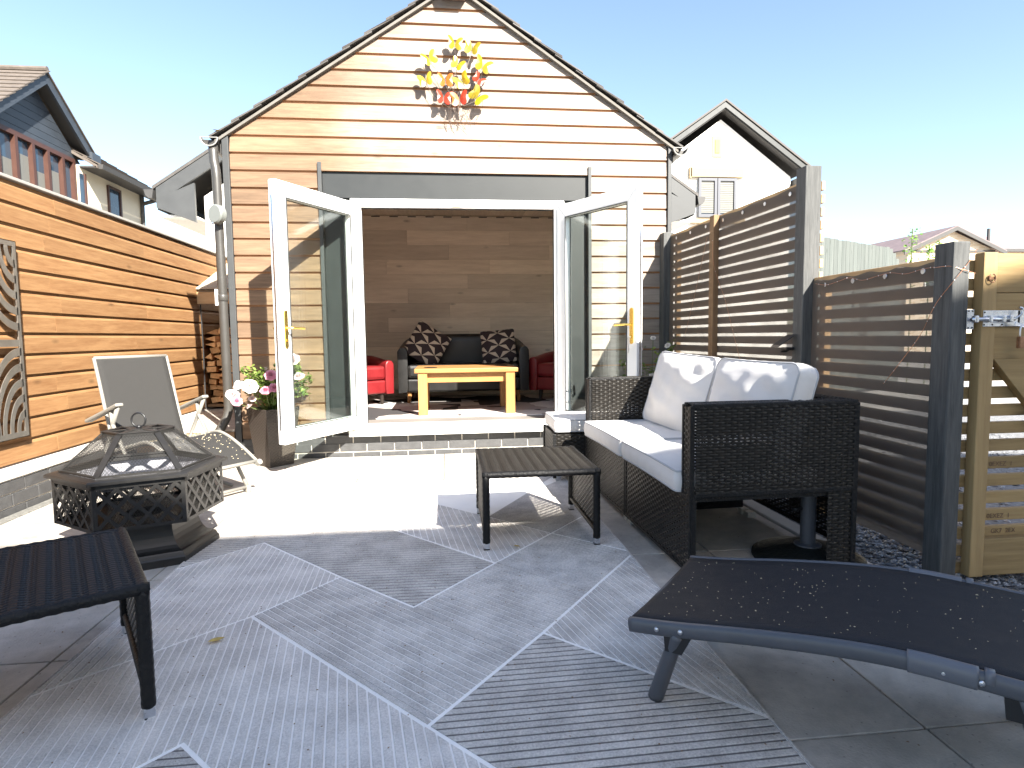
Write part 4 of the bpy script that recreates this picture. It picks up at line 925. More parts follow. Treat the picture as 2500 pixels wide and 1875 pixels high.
for y in (0, LW):
    rail = oval_tube([Vector((p.x,y,p.z)) for p in sp], .013, .019).build('side_rail', M['greytube'], SLG, smooth=True)
    sg = -1 if y == 0 else 1
    for t in (.075,.135,.66,.72):
        MB().lathe([(.0065,0),(.006,.003),(.003,.0045)],10).build('rivet', M['chrome'], rail, loc=(t,y+sg*.012,lz(t)), rot=(R(90*(1 if sg<0 else -1)),0,0), smooth=True)
    # hinge sleeve
    hp = [Vector((t,y,lz(t)+.002)) for t in (.60,.605,.64,.68,.71,.715)]
    oval_tube(hp, .0165, .0225).build('hinge_sleeve', M['hinge'], rail, smooth=True)
    hp = [Vector((t,y,lz(t)+.010)) for t in (.725,.74)]; oval_tube(hp, .015, .016).build('hinge_end', M['hinge'], rail, smooth=True)
    for (ta,tb,dy) in ((.125,.05,.055),(.79,.86,.05)):
        yb = y+dy if y == 0 else y-dy
        lp = smoothpath([(ta,y+(.004 if y==0 else -.004),lz(ta)-.012),(lerp(ta,tb,.45),lerp(y,yb,.4),lz(ta)*.55),(tb,yb,.014 if ta < .5 else .002)],5)
        lg = MB().tube(lp,[.018+.003*i/len(lp) for i in range(len(lp))],12).build('leg', M['greytube'], SLG, smooth=True)
        MB().prism([(ta-.035,y-.006,lz(ta)-.012),(ta+.035,y-.006,lz(ta)-.012),(ta+.012,y-.006,lz(ta)-.06),(ta-.03,y-.006,lz(ta)-.06)],(0,.012,0)).build('leg_bracket', M['black'], lg)
for t in (.004,.30,.9):
    MB().tube([(t,0,lz(t)-(.0 if t<.1 else .012)),(t,LW,lz(t)-(.0 if t<.1 else .012))],.010,8).build('cross_bar', M['greytube'], SLG, smooth=True)
# seeds fallen on the slings
rn = random.Random(4); sd = MB(); rzl = math.atan2(-.639,.769); ca_, sa_ = math.cos(rzl), math.sin(rzl)
for i in range(230):
    t = rn.uniform(.02,1.1); y = rn.uniform(.03,LW-.03); p = Vector((.462+t*ca_-y*sa_, 1.479+t*sa_+y*ca_, lz(t)+.0185-.008*(1-(2*y/LW-1)**2)))
    a = rn.uniform(0,6.28); l = rn.uniform(.0011,.0026)*(1.6 if rn.random()<.15 else 1); d = Vector((math.cos(a),math.sin(a),0))*l; e = Vector((-math.sin(a),math.cos(a),0))*l*.5
    sd.add([p-d,p-e,p+d,p+e,p+Vector((0,0,.0012))],[(0,1,4),(1,2,4),(2,3,4),(3,0,4)])
for i in range(150):
    xx = rn.uniform(.15,.58); y = rn.uniform(-.22,.22); a = math.atan2(-.587,.81)
    za = [b for a_,b in side_seat]; t = xx
    for (q0,z0),(q1,z1) in zip(side_seat,side_seat[1:]):
        if q0 <= t <= q1: zz = lerp(z0,z1,(t-q0)/(q1-q0))
    p = Vector((-1.82+xx*math.cos(a)-y*math.sin(a), 4.06+xx*math.sin(a)+y*math.cos(a), zz+.004)); l = rn.uniform(.002,.0045)
    sd.add([p+Vector((-l,0,0)),p+Vector((0,-l*.6,0)),p+Vector((l,0,0)),p+Vector((0,l*.6,0)),p+Vector((0,0,.003))],[(0,1,4),(1,2,4),(2,3,4),(3,0,4)])
kind(sd.build('fallen_seeds', M['seed']), 'stuff')
cb = MB()
for i in range(520):
    p = Vector((rn.uniform(-1.12,.77), rn.uniform(.95,3.1), .0112)); l = rn.uniform(.0015,.0045); a = rn.uniform(0,6.28); d = Vector((math.cos(a),math.sin(a),0))*l; e = Vector((-math.sin(a),math.cos(a),0))*l*.55
    cb.add([p-d,p-e,p+d,p+e,p+Vector((0,0,l*.5))],[(0,1,4),(1,2,4),(2,3,4),(3,0,4)])
for i in range(160):
    p = Vector((rn.choice((rn.uniform(-2.3,-1.2),rn.uniform(.82,1.6))), rn.uniform(1.0,4.6), .001)); l = rn.uniform(.0015,.005); a = rn.uniform(0,6.28); d = Vector((math.cos(a),math.sin(a),0))*l; e = Vector((-math.sin(a),math.cos(a),0))*l*.55
    cb.add([p-d,p-e,p+d,p+e,p+Vector((0,0,l*.5))],[(0,1,4),(1,2,4),(2,3,4),(3,0,4)])
kind(cb.build('leaf_crumbs', plain('leaf_crumb',(.20,.12,.06),.9)), 'stuff')

# ================================================================== slatted fence with netting
def post(label, x0,x1,y0,y1,z1, mat='post', name='fence_post', z0=-.05):
    o = MB().box(x0,x1,y0,y1,z0,z1).build(name, M[mat], bevel=.005); return tag(o, label, 'post')
post('dark grey fence post against the garden room corner', 1.815,1.905,4.935,5.030,1.815)
post('tall grey fence post between the high and low fence panels', 1.895,1.985,3.065,3.155,1.845)
post('thick weathered post beside the gate bolt', 1.897,1.966,2.105,2.197,1.305)
def fence(label, y0, y1, ztop, xa, xb, batten):
    F = thing('slatted_fence', label, 'fence', (lerp(xa,xb,.5)+.05,(y0+y1)/2,0)); fl_ = neg(F); pit = .0675; z = .095
    sl_ = []
    while z < ztop-.04:
        A = Vector((xa+.045,y0,z)); B = Vector((xb+.045,y1,z))
        MB().prism([A,A+Vector((.019,0,0)),A+Vector((.019,0,.0475)),A+Vector((0,0,.0475))], B-A).build('slat', M['slat_y'], F, loc=fl_, bevel=.0015)
        z += pit
    MB().prism([(xa+.066,y0,-.02),(xa+.10,y0,-.02),(xa+.10,y0,ztop),(xa+.066,y0,ztop)],(0,.05,0)).build('back_batten', M['slat_y'], F, loc=fl_)
    MB().prism([(xb+.066,y1-.05,-.02),(xb+.10,y1-.05,-.02),(xb+.10,y1-.05,ztop),(xb+.066,y1-.05,ztop)],(0,.05,0)).build('back_batten', M['slat_y'], F, loc=fl_)
    A = Vector((xa+.030,y0,ztop-.028)); B = Vector((xb+.030,y1,ztop-.028)); MB().prism([A,A+Vector((.05,0,0)),A+Vector((.05,0,.04)),A+Vector((0,0,.04))],B-A).build('top_rail', M['slat_y'], F, loc=fl_, bevel=.002)
    m = MB(); ny = 60; nz = 16
    def fn(u,v):
        x = lerp(xa,xb,u)+.022+.003*math.sin(u*23)*math.sin(v*7+u*5)+.004*math.sin(40*u)*max(0,v-.9)*6
        return (x, lerp(y0,y1,u), lerp(.055,ztop-.006+.006*math.sin(u*9.4*3),v))
    m.grid(fn, ny, nz); m.build('netting', M['net'], F, loc=fl_, smooth=True)
    n = 7 if y1-y0 > 1 else 4
    for i in range(n):
        u = (i+.5)/n; MB().lathe([(.004,0),(.011,0),(.0125,.0018),(.011,.0035),(.004,.0035)],16).build('eyelet', M['chrome'], F, loc=(lerp(xa,xb,u)+.022+fl_[0],lerp(y0,y1,u)+fl_[1],ztop-.033), rot=(0,R(-90),0))
    if batten:
        MB().box(lerp(xa,xb,.5)-.022,lerp(xa,xb,.5)+.018,batten-.034,batten+.034,.0,ztop+.012).build('front_batten', M['batten'], F, loc=fl_, bevel=.003)
    return F
fence('high slatted fence panel hung with dark netting behind the wicker sofa', 3.158, 4.932, 1.780, 1.925, 1.848, 4.13)
fence('low slatted fence panel hung with dark netting beside the gate', 2.20, 3.062, 1.248, 1.925, 1.925, None)
for i, z in enumerate([.30+.0675*k for k in range(23)]):
    pass
# end grain of the outer fence seen past the tall post
OF = thing('outer_slat_panel', 'pale timber slats ending beyond the tall grey post', 'fence', (2.12,3.10,0)); ol = neg(OF)
for k in range(25): MB().box(1.989,2.009,3.07,3.32,.10+k*.0675,.10+k*.0675+.046).build('slat', M['slat_y'], OF, loc=ol, bevel=.002)
MB().box(2.010,2.03,3.2,3.25,-.03,1.79).build('batten', M['slat_y'], OF, loc=ol)
# solar lamp on the tall post
SO = thing('solar_light', 'small black solar spotlight on the tall fence post', 'solar light', (1.885,3.135,.92))
MB().prism([(-.10,-.03,-.028),(-.10,.05,-.028),(-.012,.05,.028),(-.012,-.03,.028)],(.012,0,.014)).build('panel', M['black'], SO, bevel=.003)
MB().box(-.045,.0,-.02,.04,-.045,-.028).build('lamp_body', M['black'], SO, bevel=.004); MB().tube([(.012,.01,-.03),(-.03,.01,-.05),(-.06,.01,-.052)],.006,8).build('bracket', M['black'], SO)
# copper fairy light wire
FW = thing('fairy_lights', 'thin copper fairy light wire strung along the low fence and post', 'string lights', (1.92,2.4,1.2)); fo = neg(FW)
rn = random.Random(2)
def wire(pts, n=5): return smoothpath(pts, n)
w1 = [(1.940-.004,3.02-.09*k,1.232-.018*math.sin(k*1.1)**2-.006*rn.random()) for k in range(10)]+[(1.893,2.19,1.216),(1.892,2.12,1.214),(1.93,2.100,1.20),(1.985,2.099,1.185)]
w2 = [(1.988,2.10,1.275),(1.95,2.100,1.22),(1.900,2.100,1.16),(1.891,2.16,1.09),(1.891,2.195,1.04),(1.935,2.30,.95),(1.938,2.44,.80),(1.938,2.50,.74)]
w3 = [(1.87,4.12,1.70),(1.86,4.08,1.45),(1.885,3.95,1.2),(1.89,3.82,.95),(1.895,3.7,.72)]; w4 = [(1.865,4.2,1.66),(1.87,4.4,1.3),(1.868,4.6,.95)]
for p in (w1,w2,w3,w4):
    q = wire(p); MB().tube(q, .0011, 5).build('wire', M['copper'], FW, loc=fo)
    b = MB()
    for k in range(2,len(q),4): b.lathe([(.0005,-.002),(.0022,0),(.0005,.003)],6,q[k])
    b.build('bulbs', M['white'], FW, loc=fo)

# ================================================================== gate
GT = thing('garden_gate', 'new softwood slatted garden gate at the right edge', 'gate', (2.4,2.14,0)); go = neg(GT)
GX1 = 2.98
MB().box(2.008,2.066,2.088,2.132,.012,1.262).build('stile', M['gate_z'], GT, loc=go, bevel=.003); MB().box(GX1-.06,GX1,2.088,2.132,.012,1.262).build('stile', M['gate_z'], GT, loc=go, bevel=.003)
MB().box(2.0665,GX1-.0605,2.092,2.130,1.112,1.258).build('top_rail', M['gate'], GT, loc=go, bevel=.003); MB().box(2.0665,GX1-.0605,2.092,2.130,.014,.160).build('bottom_rail', M['gate'], GT, loc=go, bevel=.003)
MB().box(2.0665,2.30,2.094,2.130,.86,1.11).build('lock_block', M['gate'], GT, loc=go, bevel=.003)
MB().prism([(2.075,2.095,.955),(2.075,2.095,.86),(2.70,2.095,.162),(2.80,2.095,.162),(2.16,2.095,.955)][0:5],(0,.034,0)).build('brace', M['gate'], GT, loc=go, bevel=.002)
z = .0805-.0695; k = 0
while z < 1.25:
    MB().box(1.976,GX1-.005,2.134,2.156,z,z+.046).build('slat', M['gate'], GT, loc=go, bevel=.0025); z += .0695; k += 1
def text(body, size, mat, loc, rot, parent=None):
    cu = bpy.data.curves.new('stamp','FONT'); cu.body = body; cu.size = size; cu.extrude = .0002; cu.materials.append(mat)
    o = bpy.data.objects.new('stamp', cu); COL.objects.link(o); o.location = loc; o.rotation_euler = rot; bpy.context.view_layer.update()
    me = bpy.data.meshes.new_from_object(o.evaluated_get(bpy.context.evaluated_depsgraph_get())); bpy.data.objects.remove(o)
    n = bpy.data.objects.new('stamp', me); COL.objects.link(n); n.location = loc; n.rotation_euler = rot
    if parent: n.parent = parent
    return n
ink = plain('faded_ink',(.13,.075,.045),.9,var=.3,scale=80)
for (tx, x, zz) in (('0EXEZ  1', 2.114, .4385), ('0EXEZ  1', 2.114, .2295), ('GK7  2EX', 2.135, .1685)):
    text(tx, .026, ink, (x+go[0], 2.1325+go[1], zz), (R(90),0,0), GT)
# bolt and padlock
BT = thing('gate_bolt', 'zinc pad bolt across the gate and post', 'bolt', (2.05,2.08,1.015)); bo = neg(BT)
pl = MB(); pl.box(2.012,2.165,2.0845,2.0875,.985,1.045); pl.build('plate', M['chrome'], BT, loc=bo, bevel=.001)
MB().box(2.155,2.205,2.0845,2.0872,.985,1.045).build('plate_end', M['chrome'], BT, loc=bo); MB().box(1.958,1.987,2.099,2.1035,.975,1.05).build('keeper', M['chrome'], BT, loc=bo, bevel=.001)
MB().tube([(1.955,2.074,1.012),(2.13,2.074,1.013)],.0075,12).build('bar', M['chrome'], BT, loc=bo, smooth=True)
for x in (2.02,2.075,1.962,2.105): MB().box(x,x+.014,2.064,2.0845,1.0,1.026).build('guide', M['chrome'], BT, loc=bo, bevel=.003)
MB().tube(smoothpath([(2.13,2.072,1.013),(2.15,2.066,1.03),(2.152,2.064,1.05),(2.14,2.064,1.055)],4),.004,8).build('bolt_handle', M['chrome'], BT, loc=bo, smooth=True)
MB().prism([(2.125,2.062,1.0),(2.175,2.052,.982),(2.165,2.05,.976),(2.12,2.06,.99)],(0,.003,.002)).build('hasp', M['chrome'], BT, loc=bo)
for (x,z) in ((2.016,.992),(2.05,.992),(2.09,.992),(2.195,.992),(2.195,1.038),(2.016,1.038),(1.964,.981),(1.980,.981),(1.964,1.044),(1.980,1.044)): MB().lathe([(.0035,0),(.0025,.0015)],8).build('screw', M['blackpvc'], BT, loc=(x+bo[0],(2.0838 if x > 2 else 2.0985)+bo[1],z+bo[2]), rot=(R(90),0,0))
PD = thing('padlock', 'rusty square padlock hanging from the gate bolt', 'padlock', (2.152,2.056,.92))
MB().box(-.020,.020,-.009,.009,-.018,.026).build('body', M['padlock'], PD, bevel=.003)
MB().tube(smoothpath([(-.014,0,.026),(-.014,0,.052),(-.008,0,.066),(0,0,.070),(.008,0,.066),(.014,0,.052),(.014,0,.026)],4),.0032,8).build('shackle', M['chrome'], PD, smooth=True)
EY = thing('eye_latch', 'small brass ring latch on the top board of the gate', 'latch', (2.035,2.084,1.165))
MB().tube([(.013*math.cos(2*math.pi*k/16),-.006,.016*math.sin(2*math.pi*k/16)) for k in range(16)],.0022,6,closed=True).build('ring', M['padlock'], EY, smooth=True); MB().box(-.010,.014,-.003,.004,-.005,.005).build('staple', M['padlock'], EY)

# ================================================================== slate chippings
rn = random.Random(9); gv = MB()
def pebble(p, s):
    a = rn.uniform(0,6.28); ca_, sa_ = math.cos(a), math.sin(a); vs = []
    for (x,y,z) in ((-1,0,0),(-.4,-.7,.1),(.5,-.6,0),(1,.1,.1),(.4,.7,0),(-.5,.6,.1),(0,0,.55),(0,0,-.4)):
        x *= s*rn.uniform(.8,1.2); y *= s*.75*rn.uniform(.8,1.2); z *= s*rn.uniform(.6,1.1); vs.append((p[0]+x*ca_-y*sa_, p[1]+x*sa_+y*ca_, p[2]+z+rn.uniform(-.2,.2)*s*x/s if False else p[2]+z))
    gv.add(vs, [(i,(i+1)%6,6) for i in range(6)]+[((i+1)%6,i,7) for i in range(6)])
for i in range(5200): pebble((rn.uniform(1.75,2.45),rn.uniform(1.93,3.3),rn.uniform(-.028,-.004)), rn.uniform(.009,.017))
for i in range(1500): pebble((rn.uniform(1.75,1.95),rn.uniform(3.3,5.0),rn.uniform(-.028,-.006)), rn.uniform(.008,.015))
for i in range(9000): pebble((rn.uniform(2.0,5.2),rn.uniform(2.2,6.5),rn.uniform(-.04,-.02)), rn.uniform(.011,.022))
kind(gv.build('slate_chippings', M['pebble']), 'stuff')
kind(MB().box(1.746,8.0,1.93,7.0,-.058,-.025).build('gravel_bed', plain('chipping_bed',(.16,.16,.165),.9,var=.5,scale=40,bump=1,bscale=60)), 'structure')
kind(MB().box(1.746,4.0,-1.5,1.928,-.058,-.002).build('side_path', M['slab']), 'structure')

# ================================================================== inside the garden room
FZ = .25
# rug
def geo_rug():
    m, t, b, N, L = nodes('patchwork_rug'); tc = N('ShaderNodeTexCoord'); v = N('ShaderNodeTexVoronoi'); v.inputs['Scale'].default_value = 2.3; v.inputs['Randomness'].default_value = .9; v.distance = 'MANHATTAN'; L(tc.outputs['Object'], v.inputs['Vector'])
    r = N('ShaderNodeValToRGB'); r.color_ramp.interpolation = 'CONSTANT'; e = r.color_ramp.elements; e[0].position = 0; e[0].color = (.03,.028,.03,1); e[1].position = .35; e[1].color = (.62,.59,.56,1)
    for p,c in ((.55,(.38,.33,.31,1)),(.75,(.42,.40,.38,1))): k = e.new(p); k.color = c
    s = N('ShaderNodeSeparateColor'); L(v.outputs['Color'], s.inputs[0]); L(s.outputs[0], r.inputs[0]); L(r.outputs[0], b.inputs['Base Color']); b.inputs['Roughness'].default_value = .95; return m
tag(MB().box(-1.3,1.6,5.42,7.25,FZ,FZ+.010).build('patchwork_rug', geo_rug(), bevel=.003), 'black and grey patchwork rug on the garden room floor', 'rug')
# coffee table
CT = thing('coffee_table', 'chunky pine coffee table in front of the black sofa', 'coffee table', (.187,5.87,FZ+.010))
MB().box(-.475,.475,-.34,.34,.385,.425).build('table_top', M['pine'], CT, bevel=.006)
for y in (-.27,.27): MB().box(-.36,.36,y-.012,y+.012,.295,.384).build('apron', M['pine'], CT, bevel=.002)
for x in (-.40,.40): MB().box(x-.012,x+.012,-.24,.24,.295,.384).build('apron', M['pine'], CT, bevel=.002)
for x in (-.401,.401):
    for y in (-.285,.285): MB().box(x-.042,x+.042,y-.042,y+.042,0,.384).build('leg', M['pine_z'], CT, bevel=.004)
MB().box(-.365,.365,-.03,.03,.30,.325).build('stretcher', M['pine'], CT)
for i,(x,y) in enumerate(((-.33,-.15),(.36,.10))):
    tag(MB().lathe([(.0,0),(.062,0),(.064,.004),(.05,.006),(0,.006)],24,cap=False).build('plate', M['black'], loc=(.187+x,5.87+y,FZ+.4352)), ('dark round coaster on the left of the coffee table','dark round coaster on the right of the coffee table')[i], 'coaster')
# tub seats: rounded arms flowing into the back
def tub(name, label, cat, loc, rz, W_, D_, Hb, Ha, mat, legm, group=None, splay=True):
    T = thing(name, label, cat, loc, rz, group); t = .105
    # local x width, front at y=-D/2
    path = [(-W_/2+t/2,-D_/2,Ha),(-W_/2+t/2,-D_/2+.12,Ha+.01),(-W_/2+t/2+.005,0,Ha+.04),(-W_/2+t/2+.04,D_/2-.14,lerp(Ha,Hb,.6)),(-W_/2+.17,D_/2-t/2,Hb-.01),(-W_/2+.30,D_/2-t/2,Hb)]
    full = path+[(-x,y,z) for x,y,z in path[::-1]]; sm = smoothpath(full,5); m = MB(); ring_ = []
    zb = .115; vs = []; n = 10
    for i,p in enumerate(sm):
        d = (sm[min(i+1,len(sm)-1)]-sm[max(i-1,0)]); d.z = 0; d.normalize(); nx = Vector((d.y,-d.x,0))
        sec = [(t/2*.8,zb),(t/2,zb+.05),(t/2*1.02,p.z-.10),(t/2*.98,p.z-.04),(t/2*.6,p.z-.008),(0,p.z),(-t/2*.6,p.z-.008),(-t/2*.98,p.z-.04),(-t/2*1.02,p.z-.10),(-t/2*.9,zb)]
        for o_,z_ in sec: vs.append((p.x+nx.x*o_, p.y+nx.y*o_, z_))
    fs = [(i*n+k,(i+1)*n+k,(i+1)*n+k+1,i*n+k+1) for i in range(len(sm)-1) for k in range(n-1)]+[tuple(range(n)),tuple((len(sm)-1)*n+k for k in range(n-1,-1,-1))]
    m.add(vs,fs); ob = m.build('shell', M[mat], T, smooth=True); b_ = ob.modifiers.new('b','BEVEL'); b_.width = .012; b_.segments = 3; b_.limit_method = 'ANGLE'; b_.angle_limit = R(50)
    MB().box(-W_/2+t*.92,W_/2-t*.92,-D_/2+.012,D_/2-t,zb+.005,.262).build('seat_base', M[mat], T, bevel=.02)
    MB().box(-W_/2+t*.95,W_/2-t*.95,-D_/2+.004,D_/2-t-.02,.266,.415).build('seat_pad', M[mat], T, bevel=.035)
    for x in (-W_/2+.12,W_/2-.12):
        for y in (-D_/2+.07,D_/2-.09): MB().tube([(x,y,zb+.01),(x*1.02,y,0)],[.026,.016],10).build('leg', M[legm], T)
    return T
tub('leather_sofa', 'black leather two seat tub sofa against the plank wall', 'sofa', (.195,6.90,FZ+.010), 0, 1.42, .66, .745, .60, 'leather', 'pine_z')
tub('tub_chair', 'red leather tub chair at the left inside the garden room', 'armchair', (-1.02,6.62,FZ+.010), R(38), .70, .62, .56, .47, 'redleather', 'darkwood', 'red tub chairs')
tub('tub_chair', 'red leather tub chair at the right inside the garden room', 'armchair', (1.37,6.66,FZ+.010), R(-38), .70, .62, .58, .48, 'redleather', 'darkwood', 'red tub chairs')
def starmat():
    m, t, b, N, L = nodes('geometric_print'); tc = N('ShaderNodeTexCoord'); sx = N('ShaderNodeVectorMath'); sx.operation = 'SCALE'; sx.inputs['Scale'].default_value = 8.0; L(tc.outputs['Object'], sx.inputs[0])
    # triangular tiling: three skewed axes, each cell split in dark and light facets
    sp_ = N('ShaderNodeSeparateXYZ'); L(sx.outputs[0], sp_.inputs[0])
    def math_(op, a, b_=None):
        n = N('ShaderNodeMath'); n.operation = op
        if hasattr(a,'is_linked'): L(a,n.inputs[0])
        else: n.inputs[0].default_value = a
        if b_ is not None:
            if hasattr(b_,'is_linked'): L(b_,n.inputs[1])
            else: n.inputs[1].default_value = b_
        return n.outputs[0]
    x, y = sp_.outputs['X'], sp_.outputs['Y']
    at = math_('ADD', math_('MULTIPLY',x,.5), math_('MULTIPLY',y,.866)); bt = math_('SUBTRACT', math_('MULTIPLY',x,.5), math_('MULTIPLY',y,.866))
    fa = math_('FRACT',at); fb = math_('FRACT',bt); fc = math_('FRACT',math_('MULTIPLY',x,-1))
    up_ = math_('LESS_THAN', math_('ADD', math_('ADD',fa,fb), fc), 1.5); mn = math_('MULTIPLY', math_('LESS_THAN',fa,fb), math_('LESS_THAN',fa,fc)); mxx = math_('MULTIPLY', math_('GREATER_THAN',fb,fa), math_('GREATER_THAN',fb,fc))
    mn2 = math_('MULTIPLY', math_('LESS_THAN',fc,fb), math_('LESS_THAN',fc,fa))
    g_ = math_('ADD', math_('MULTIPLY',up_,math_('ADD',mn,math_('MULTIPLY',mn2,0))), math_('MULTIPLY',math_('SUBTRACT',1.,up_),mxx))
    mx = N('ShaderNodeMix'); mx.data_type = 'RGBA'; mx.inputs[6].default_value = (.025,.015,.018,1); mx.inputs[7].default_value = (.50,.42,.33,1); L(g_, mx.inputs[0]); L(mx.outputs[2], b.inputs['Base Color']); b.inputs['Roughness'].default_value = .8; return m
M['print'] = starmat()
cushion('scatter_cushion', 'black and beige star print cushion tipped on its corner, left on black sofa', (-.205,6.80,.885), .40,.40,.045, (R(78),R(32),R(6)), mat='print', crown=.05, seed=3, pipe=False, soft=.01)
cushion('scatter_cushion', 'black and beige star print cushion standing square, right on black sofa', (.595,6.83,.855), .37,.37,.045, (R(76),R(-5),R(-4)), mat='print', crown=.05, seed=6, pipe=False, soft=.01)

# ================================================================== butterfly wall art
BA = thing('butterfly_wall_art', 'metal spray of yellow and red butterflies on the gable', 'wall art', (.11,4.985,2.45))
def fx_(cx, cy): return (-.392+.00326*cx*.2049-.11, 3.343-(cy*.2049-87)*.00316-2.45)
yel = plain('yellow_enamel',(.33,.215,.003),.35,var=.12,scale=30); olv = plain('olive_yellow_enamel',(.20,.15,.006),.35,var=.15,scale=30); org = plain('orange_enamel',(.40,.085,.006),.35,var=.15,scale=25); red = plain('red_enamel',(.30,.026,.008),.35,var=.15,scale=25); lem = plain('lemon_enamel',(.42,.31,.02),.35)
def wing(m, side, s):
    pts = [(.03,.05),(.12,.42),(.34,.82),(.68,1.0),(.95,.90),(.96,.62),(.80,.25),(.82,-.08),(.84,-.42),(.62,-.66),(.30,-.56),(.08,-.22)]
    out = smoothpath([(a,b,0) for a,b in pts]+[(0,0,0)],3)[:-1]; vs = [(side*p.x*s*.60, -abs(p.x)*s*.26, p.y*s*.60) for p in out]
    c = (side*.45*s*.60, -.45*s*.26-.008, .2*s*.60); n = len(vs); vs2 = [(x,y+.0025,z) for x,y,z in vs]
    m.add(vs+vs2+[c,(c[0],c[1]+.003,c[2])], [((i+1)%n,i,2*n) for i in range(n)]+[(n+i,n+(i+1)%n,2*n+1) for i in range(n)]+[(i,(i+1)%n,n+(i+1)%n,n+i) for i in range(n)])
flies = [(765,570,1.0,-4,'yo'),(965,615,1.0,-16,'yo'),(475,760,1.0,28,'y'),(790,815,.85,-30,'l'),(1085,815,1.15,-22,'yo'),(425,1010,.95,15,'y'),(648,1010,1.0,4,'o'),(850,1010,1.05,28,'lo'),(1030,975,.85,-40,'r'),(1015,1180,1.15,-48,'oo'),(622,1215,1.0,-4,'r'),(812,1225,1.1,6,'or')]
pal = {'yo':(yel,olv),'y':(yel,lem),'l':(lem,yel),'o':(org,org),'lo':(lem,yel),'r':(red,red),'oo':(olv,yel),'or':(org,red)}
base = fx_(700,1500); st = MB()
for i,(cx,cy,s,rz,c) in enumerate(flies):
    x,z = fx_(cx,cy); yo = -.022-.005*(i%4); B = bpy.data.objects.new('butterfly', None)
    m = MB(); m.mi = 0; wing(m,-1,.105*s); m.mi = 1; wing(m,1,.105*s); m.mi = 2
    m.tube([(0,0,-.03*s),(0,-.002,.035*s)],[.0025,.0035],6); m.tube([(0,-.002,.035*s),(-.012,-.006,.06*s)],.0007,4); m.tube([(0,-.002,.035*s),(.012,-.006,.06*s)],.0007,4)
    m.build('butterfly', [pal[c][0],pal[c][1],M['soffit']], BA, loc=(x,yo,z), rot=(R(-8),R(-rz),R((-1)**i*12)))
    bx = fx_((700,800,930)[i%3]+((i*37)%50-25), 1420+(i*53)%90)
    st.tube(smoothpath([(x,yo+.004,z-.02),(lerp(x,bx[0],.4)+.035*(-1)**i,-.035,lerp(z,bx[1],.45)),(lerp(x,bx[0],.8),-.025,lerp(z,bx[1],.8)),(bx[0],-.02,bx[1]-.01)],7),.0017,5)
for k in range(9):
    a = fx_(480+75*k,900+(k*97)%260); b = fx_(690+35*k,1480+(k*31)%60); st.tube(smoothpath([(a[0],-.05,a[1]),(lerp(a[0],b[0],.5)+.03*(-1)**k,-.03,lerp(a[1],b[1],.5)),(b[0],-.02,b[1])],7),.0012,4)
for q in (1400,1422,1445): a = fx_(575,q); b = fx_(1040,q-8); st.tube([(a[0],-.018,a[1]),(b[0],-.018,b[1])],.0014,4)
st.build('stems', plain('dark_wire',(.10,.075,.06),.5,metal=.5), BA)

# ================================================================== flowering pot behind the right door
bush('white flowering bush in the shade behind the right door', 'flowering_bush', (1.62,4.72,.12), .26, .80,
  [(-.02,-.14,.52,.03,'whitepetal'),(.05,-.14,.47,.032,'whitepetal'),(-.12,-.12,.74,.028,'palepink'),(.12,-.1,.76,.025,'whitepetal'),(-.2,-.1,.62,.025,'palepink'),(.0,-.1,.82,.022,'whitepetal')], 620, 12, lsz=(.016,.028))
P2 = thing('planter', 'dark planter behind the wicker sofa by the right door', 'planter', (1.62,4.74,0)); taper_box([(0.001,0),(.10,0),(.14,.30),(.13,.30),(.12,.26),(.001,.26)]).build('pot_body', M['pot'], P2); MB().prism(sq(.12,.262),(0,0,.008)).build('soil', M['soil'], P2)

# ================================================================== fallen leaves
def dead_leaf(label, loc, s, rz):
    m = MB(); out = [(-1,0),(-.5,.42),(.1,.5),(.6,.3),(1,0),(.6,-.32),(.1,-.45),(-.5,-.4)]
    m.add([(x*s,y*s,.004+s*.25*abs(y)+.1*s*x*x) for x,y in out]+[(0,0,.003)], [(i,(i+1)%8,8) for i in range(8)]); tag(m.build('fallen_leaf', M['leafdry'], loc=loc, rz=rz), label, 'leaf')
dead_leaf('curled pale leaf lying on the rug by the left wicker table', (-.745,1.955,.012), .026, .5)
dead_leaf('small yellow leaf lying on the rug in front of the wicker table', (.305,2.68,.012), .018, 2.4)
dead_leaf('yellow leaf caught at the top of the left gutter', (-1.70,4.97,2.555), .03, .3)

# ================================================================== neighbouring houses
def slates(T, p0, p1, up, ncol, nrow, mat, thick=.02, lap=1.3):
    """p0->p1 along the eave, up = vector eave to ridge"""
    p0 = Vector(p0); p1 = Vector(p1); up = Vector(up); d = (p1-p0)/ncol; r = up/nrow; n = d.cross(up).normalized()
    if n.z < 0: n = -n
    me = MB().prism([Vector((0,0,0))+n*thick*1.6, d*.985+n*thick*1.6, d*.985+r*lap+n*.002, r*lap+n*.002], -n*thick*.8).build('slate', mat, mesh_only=True)
    me2 = MB().prism([Vector((0,0,0))+n*thick*1.6, d*.48+n*thick*1.6, d*.48+r*lap+n*.002, r*lap+n*.002], -n*thick*.8).build('slate', mat, mesh_only=True)
    for j in range(nrow):
        for i in range(ncol):
            link('slate', me, T, p0+d*(i+(.5 if j%2 and i < ncol-1 else 0))+r*j) if not (j%2 and i == ncol-1) else link('slate', me2, T, p0+d*(i+.5)+r*j)
        if j%2: link('slate', me2, T, p0+r*j)
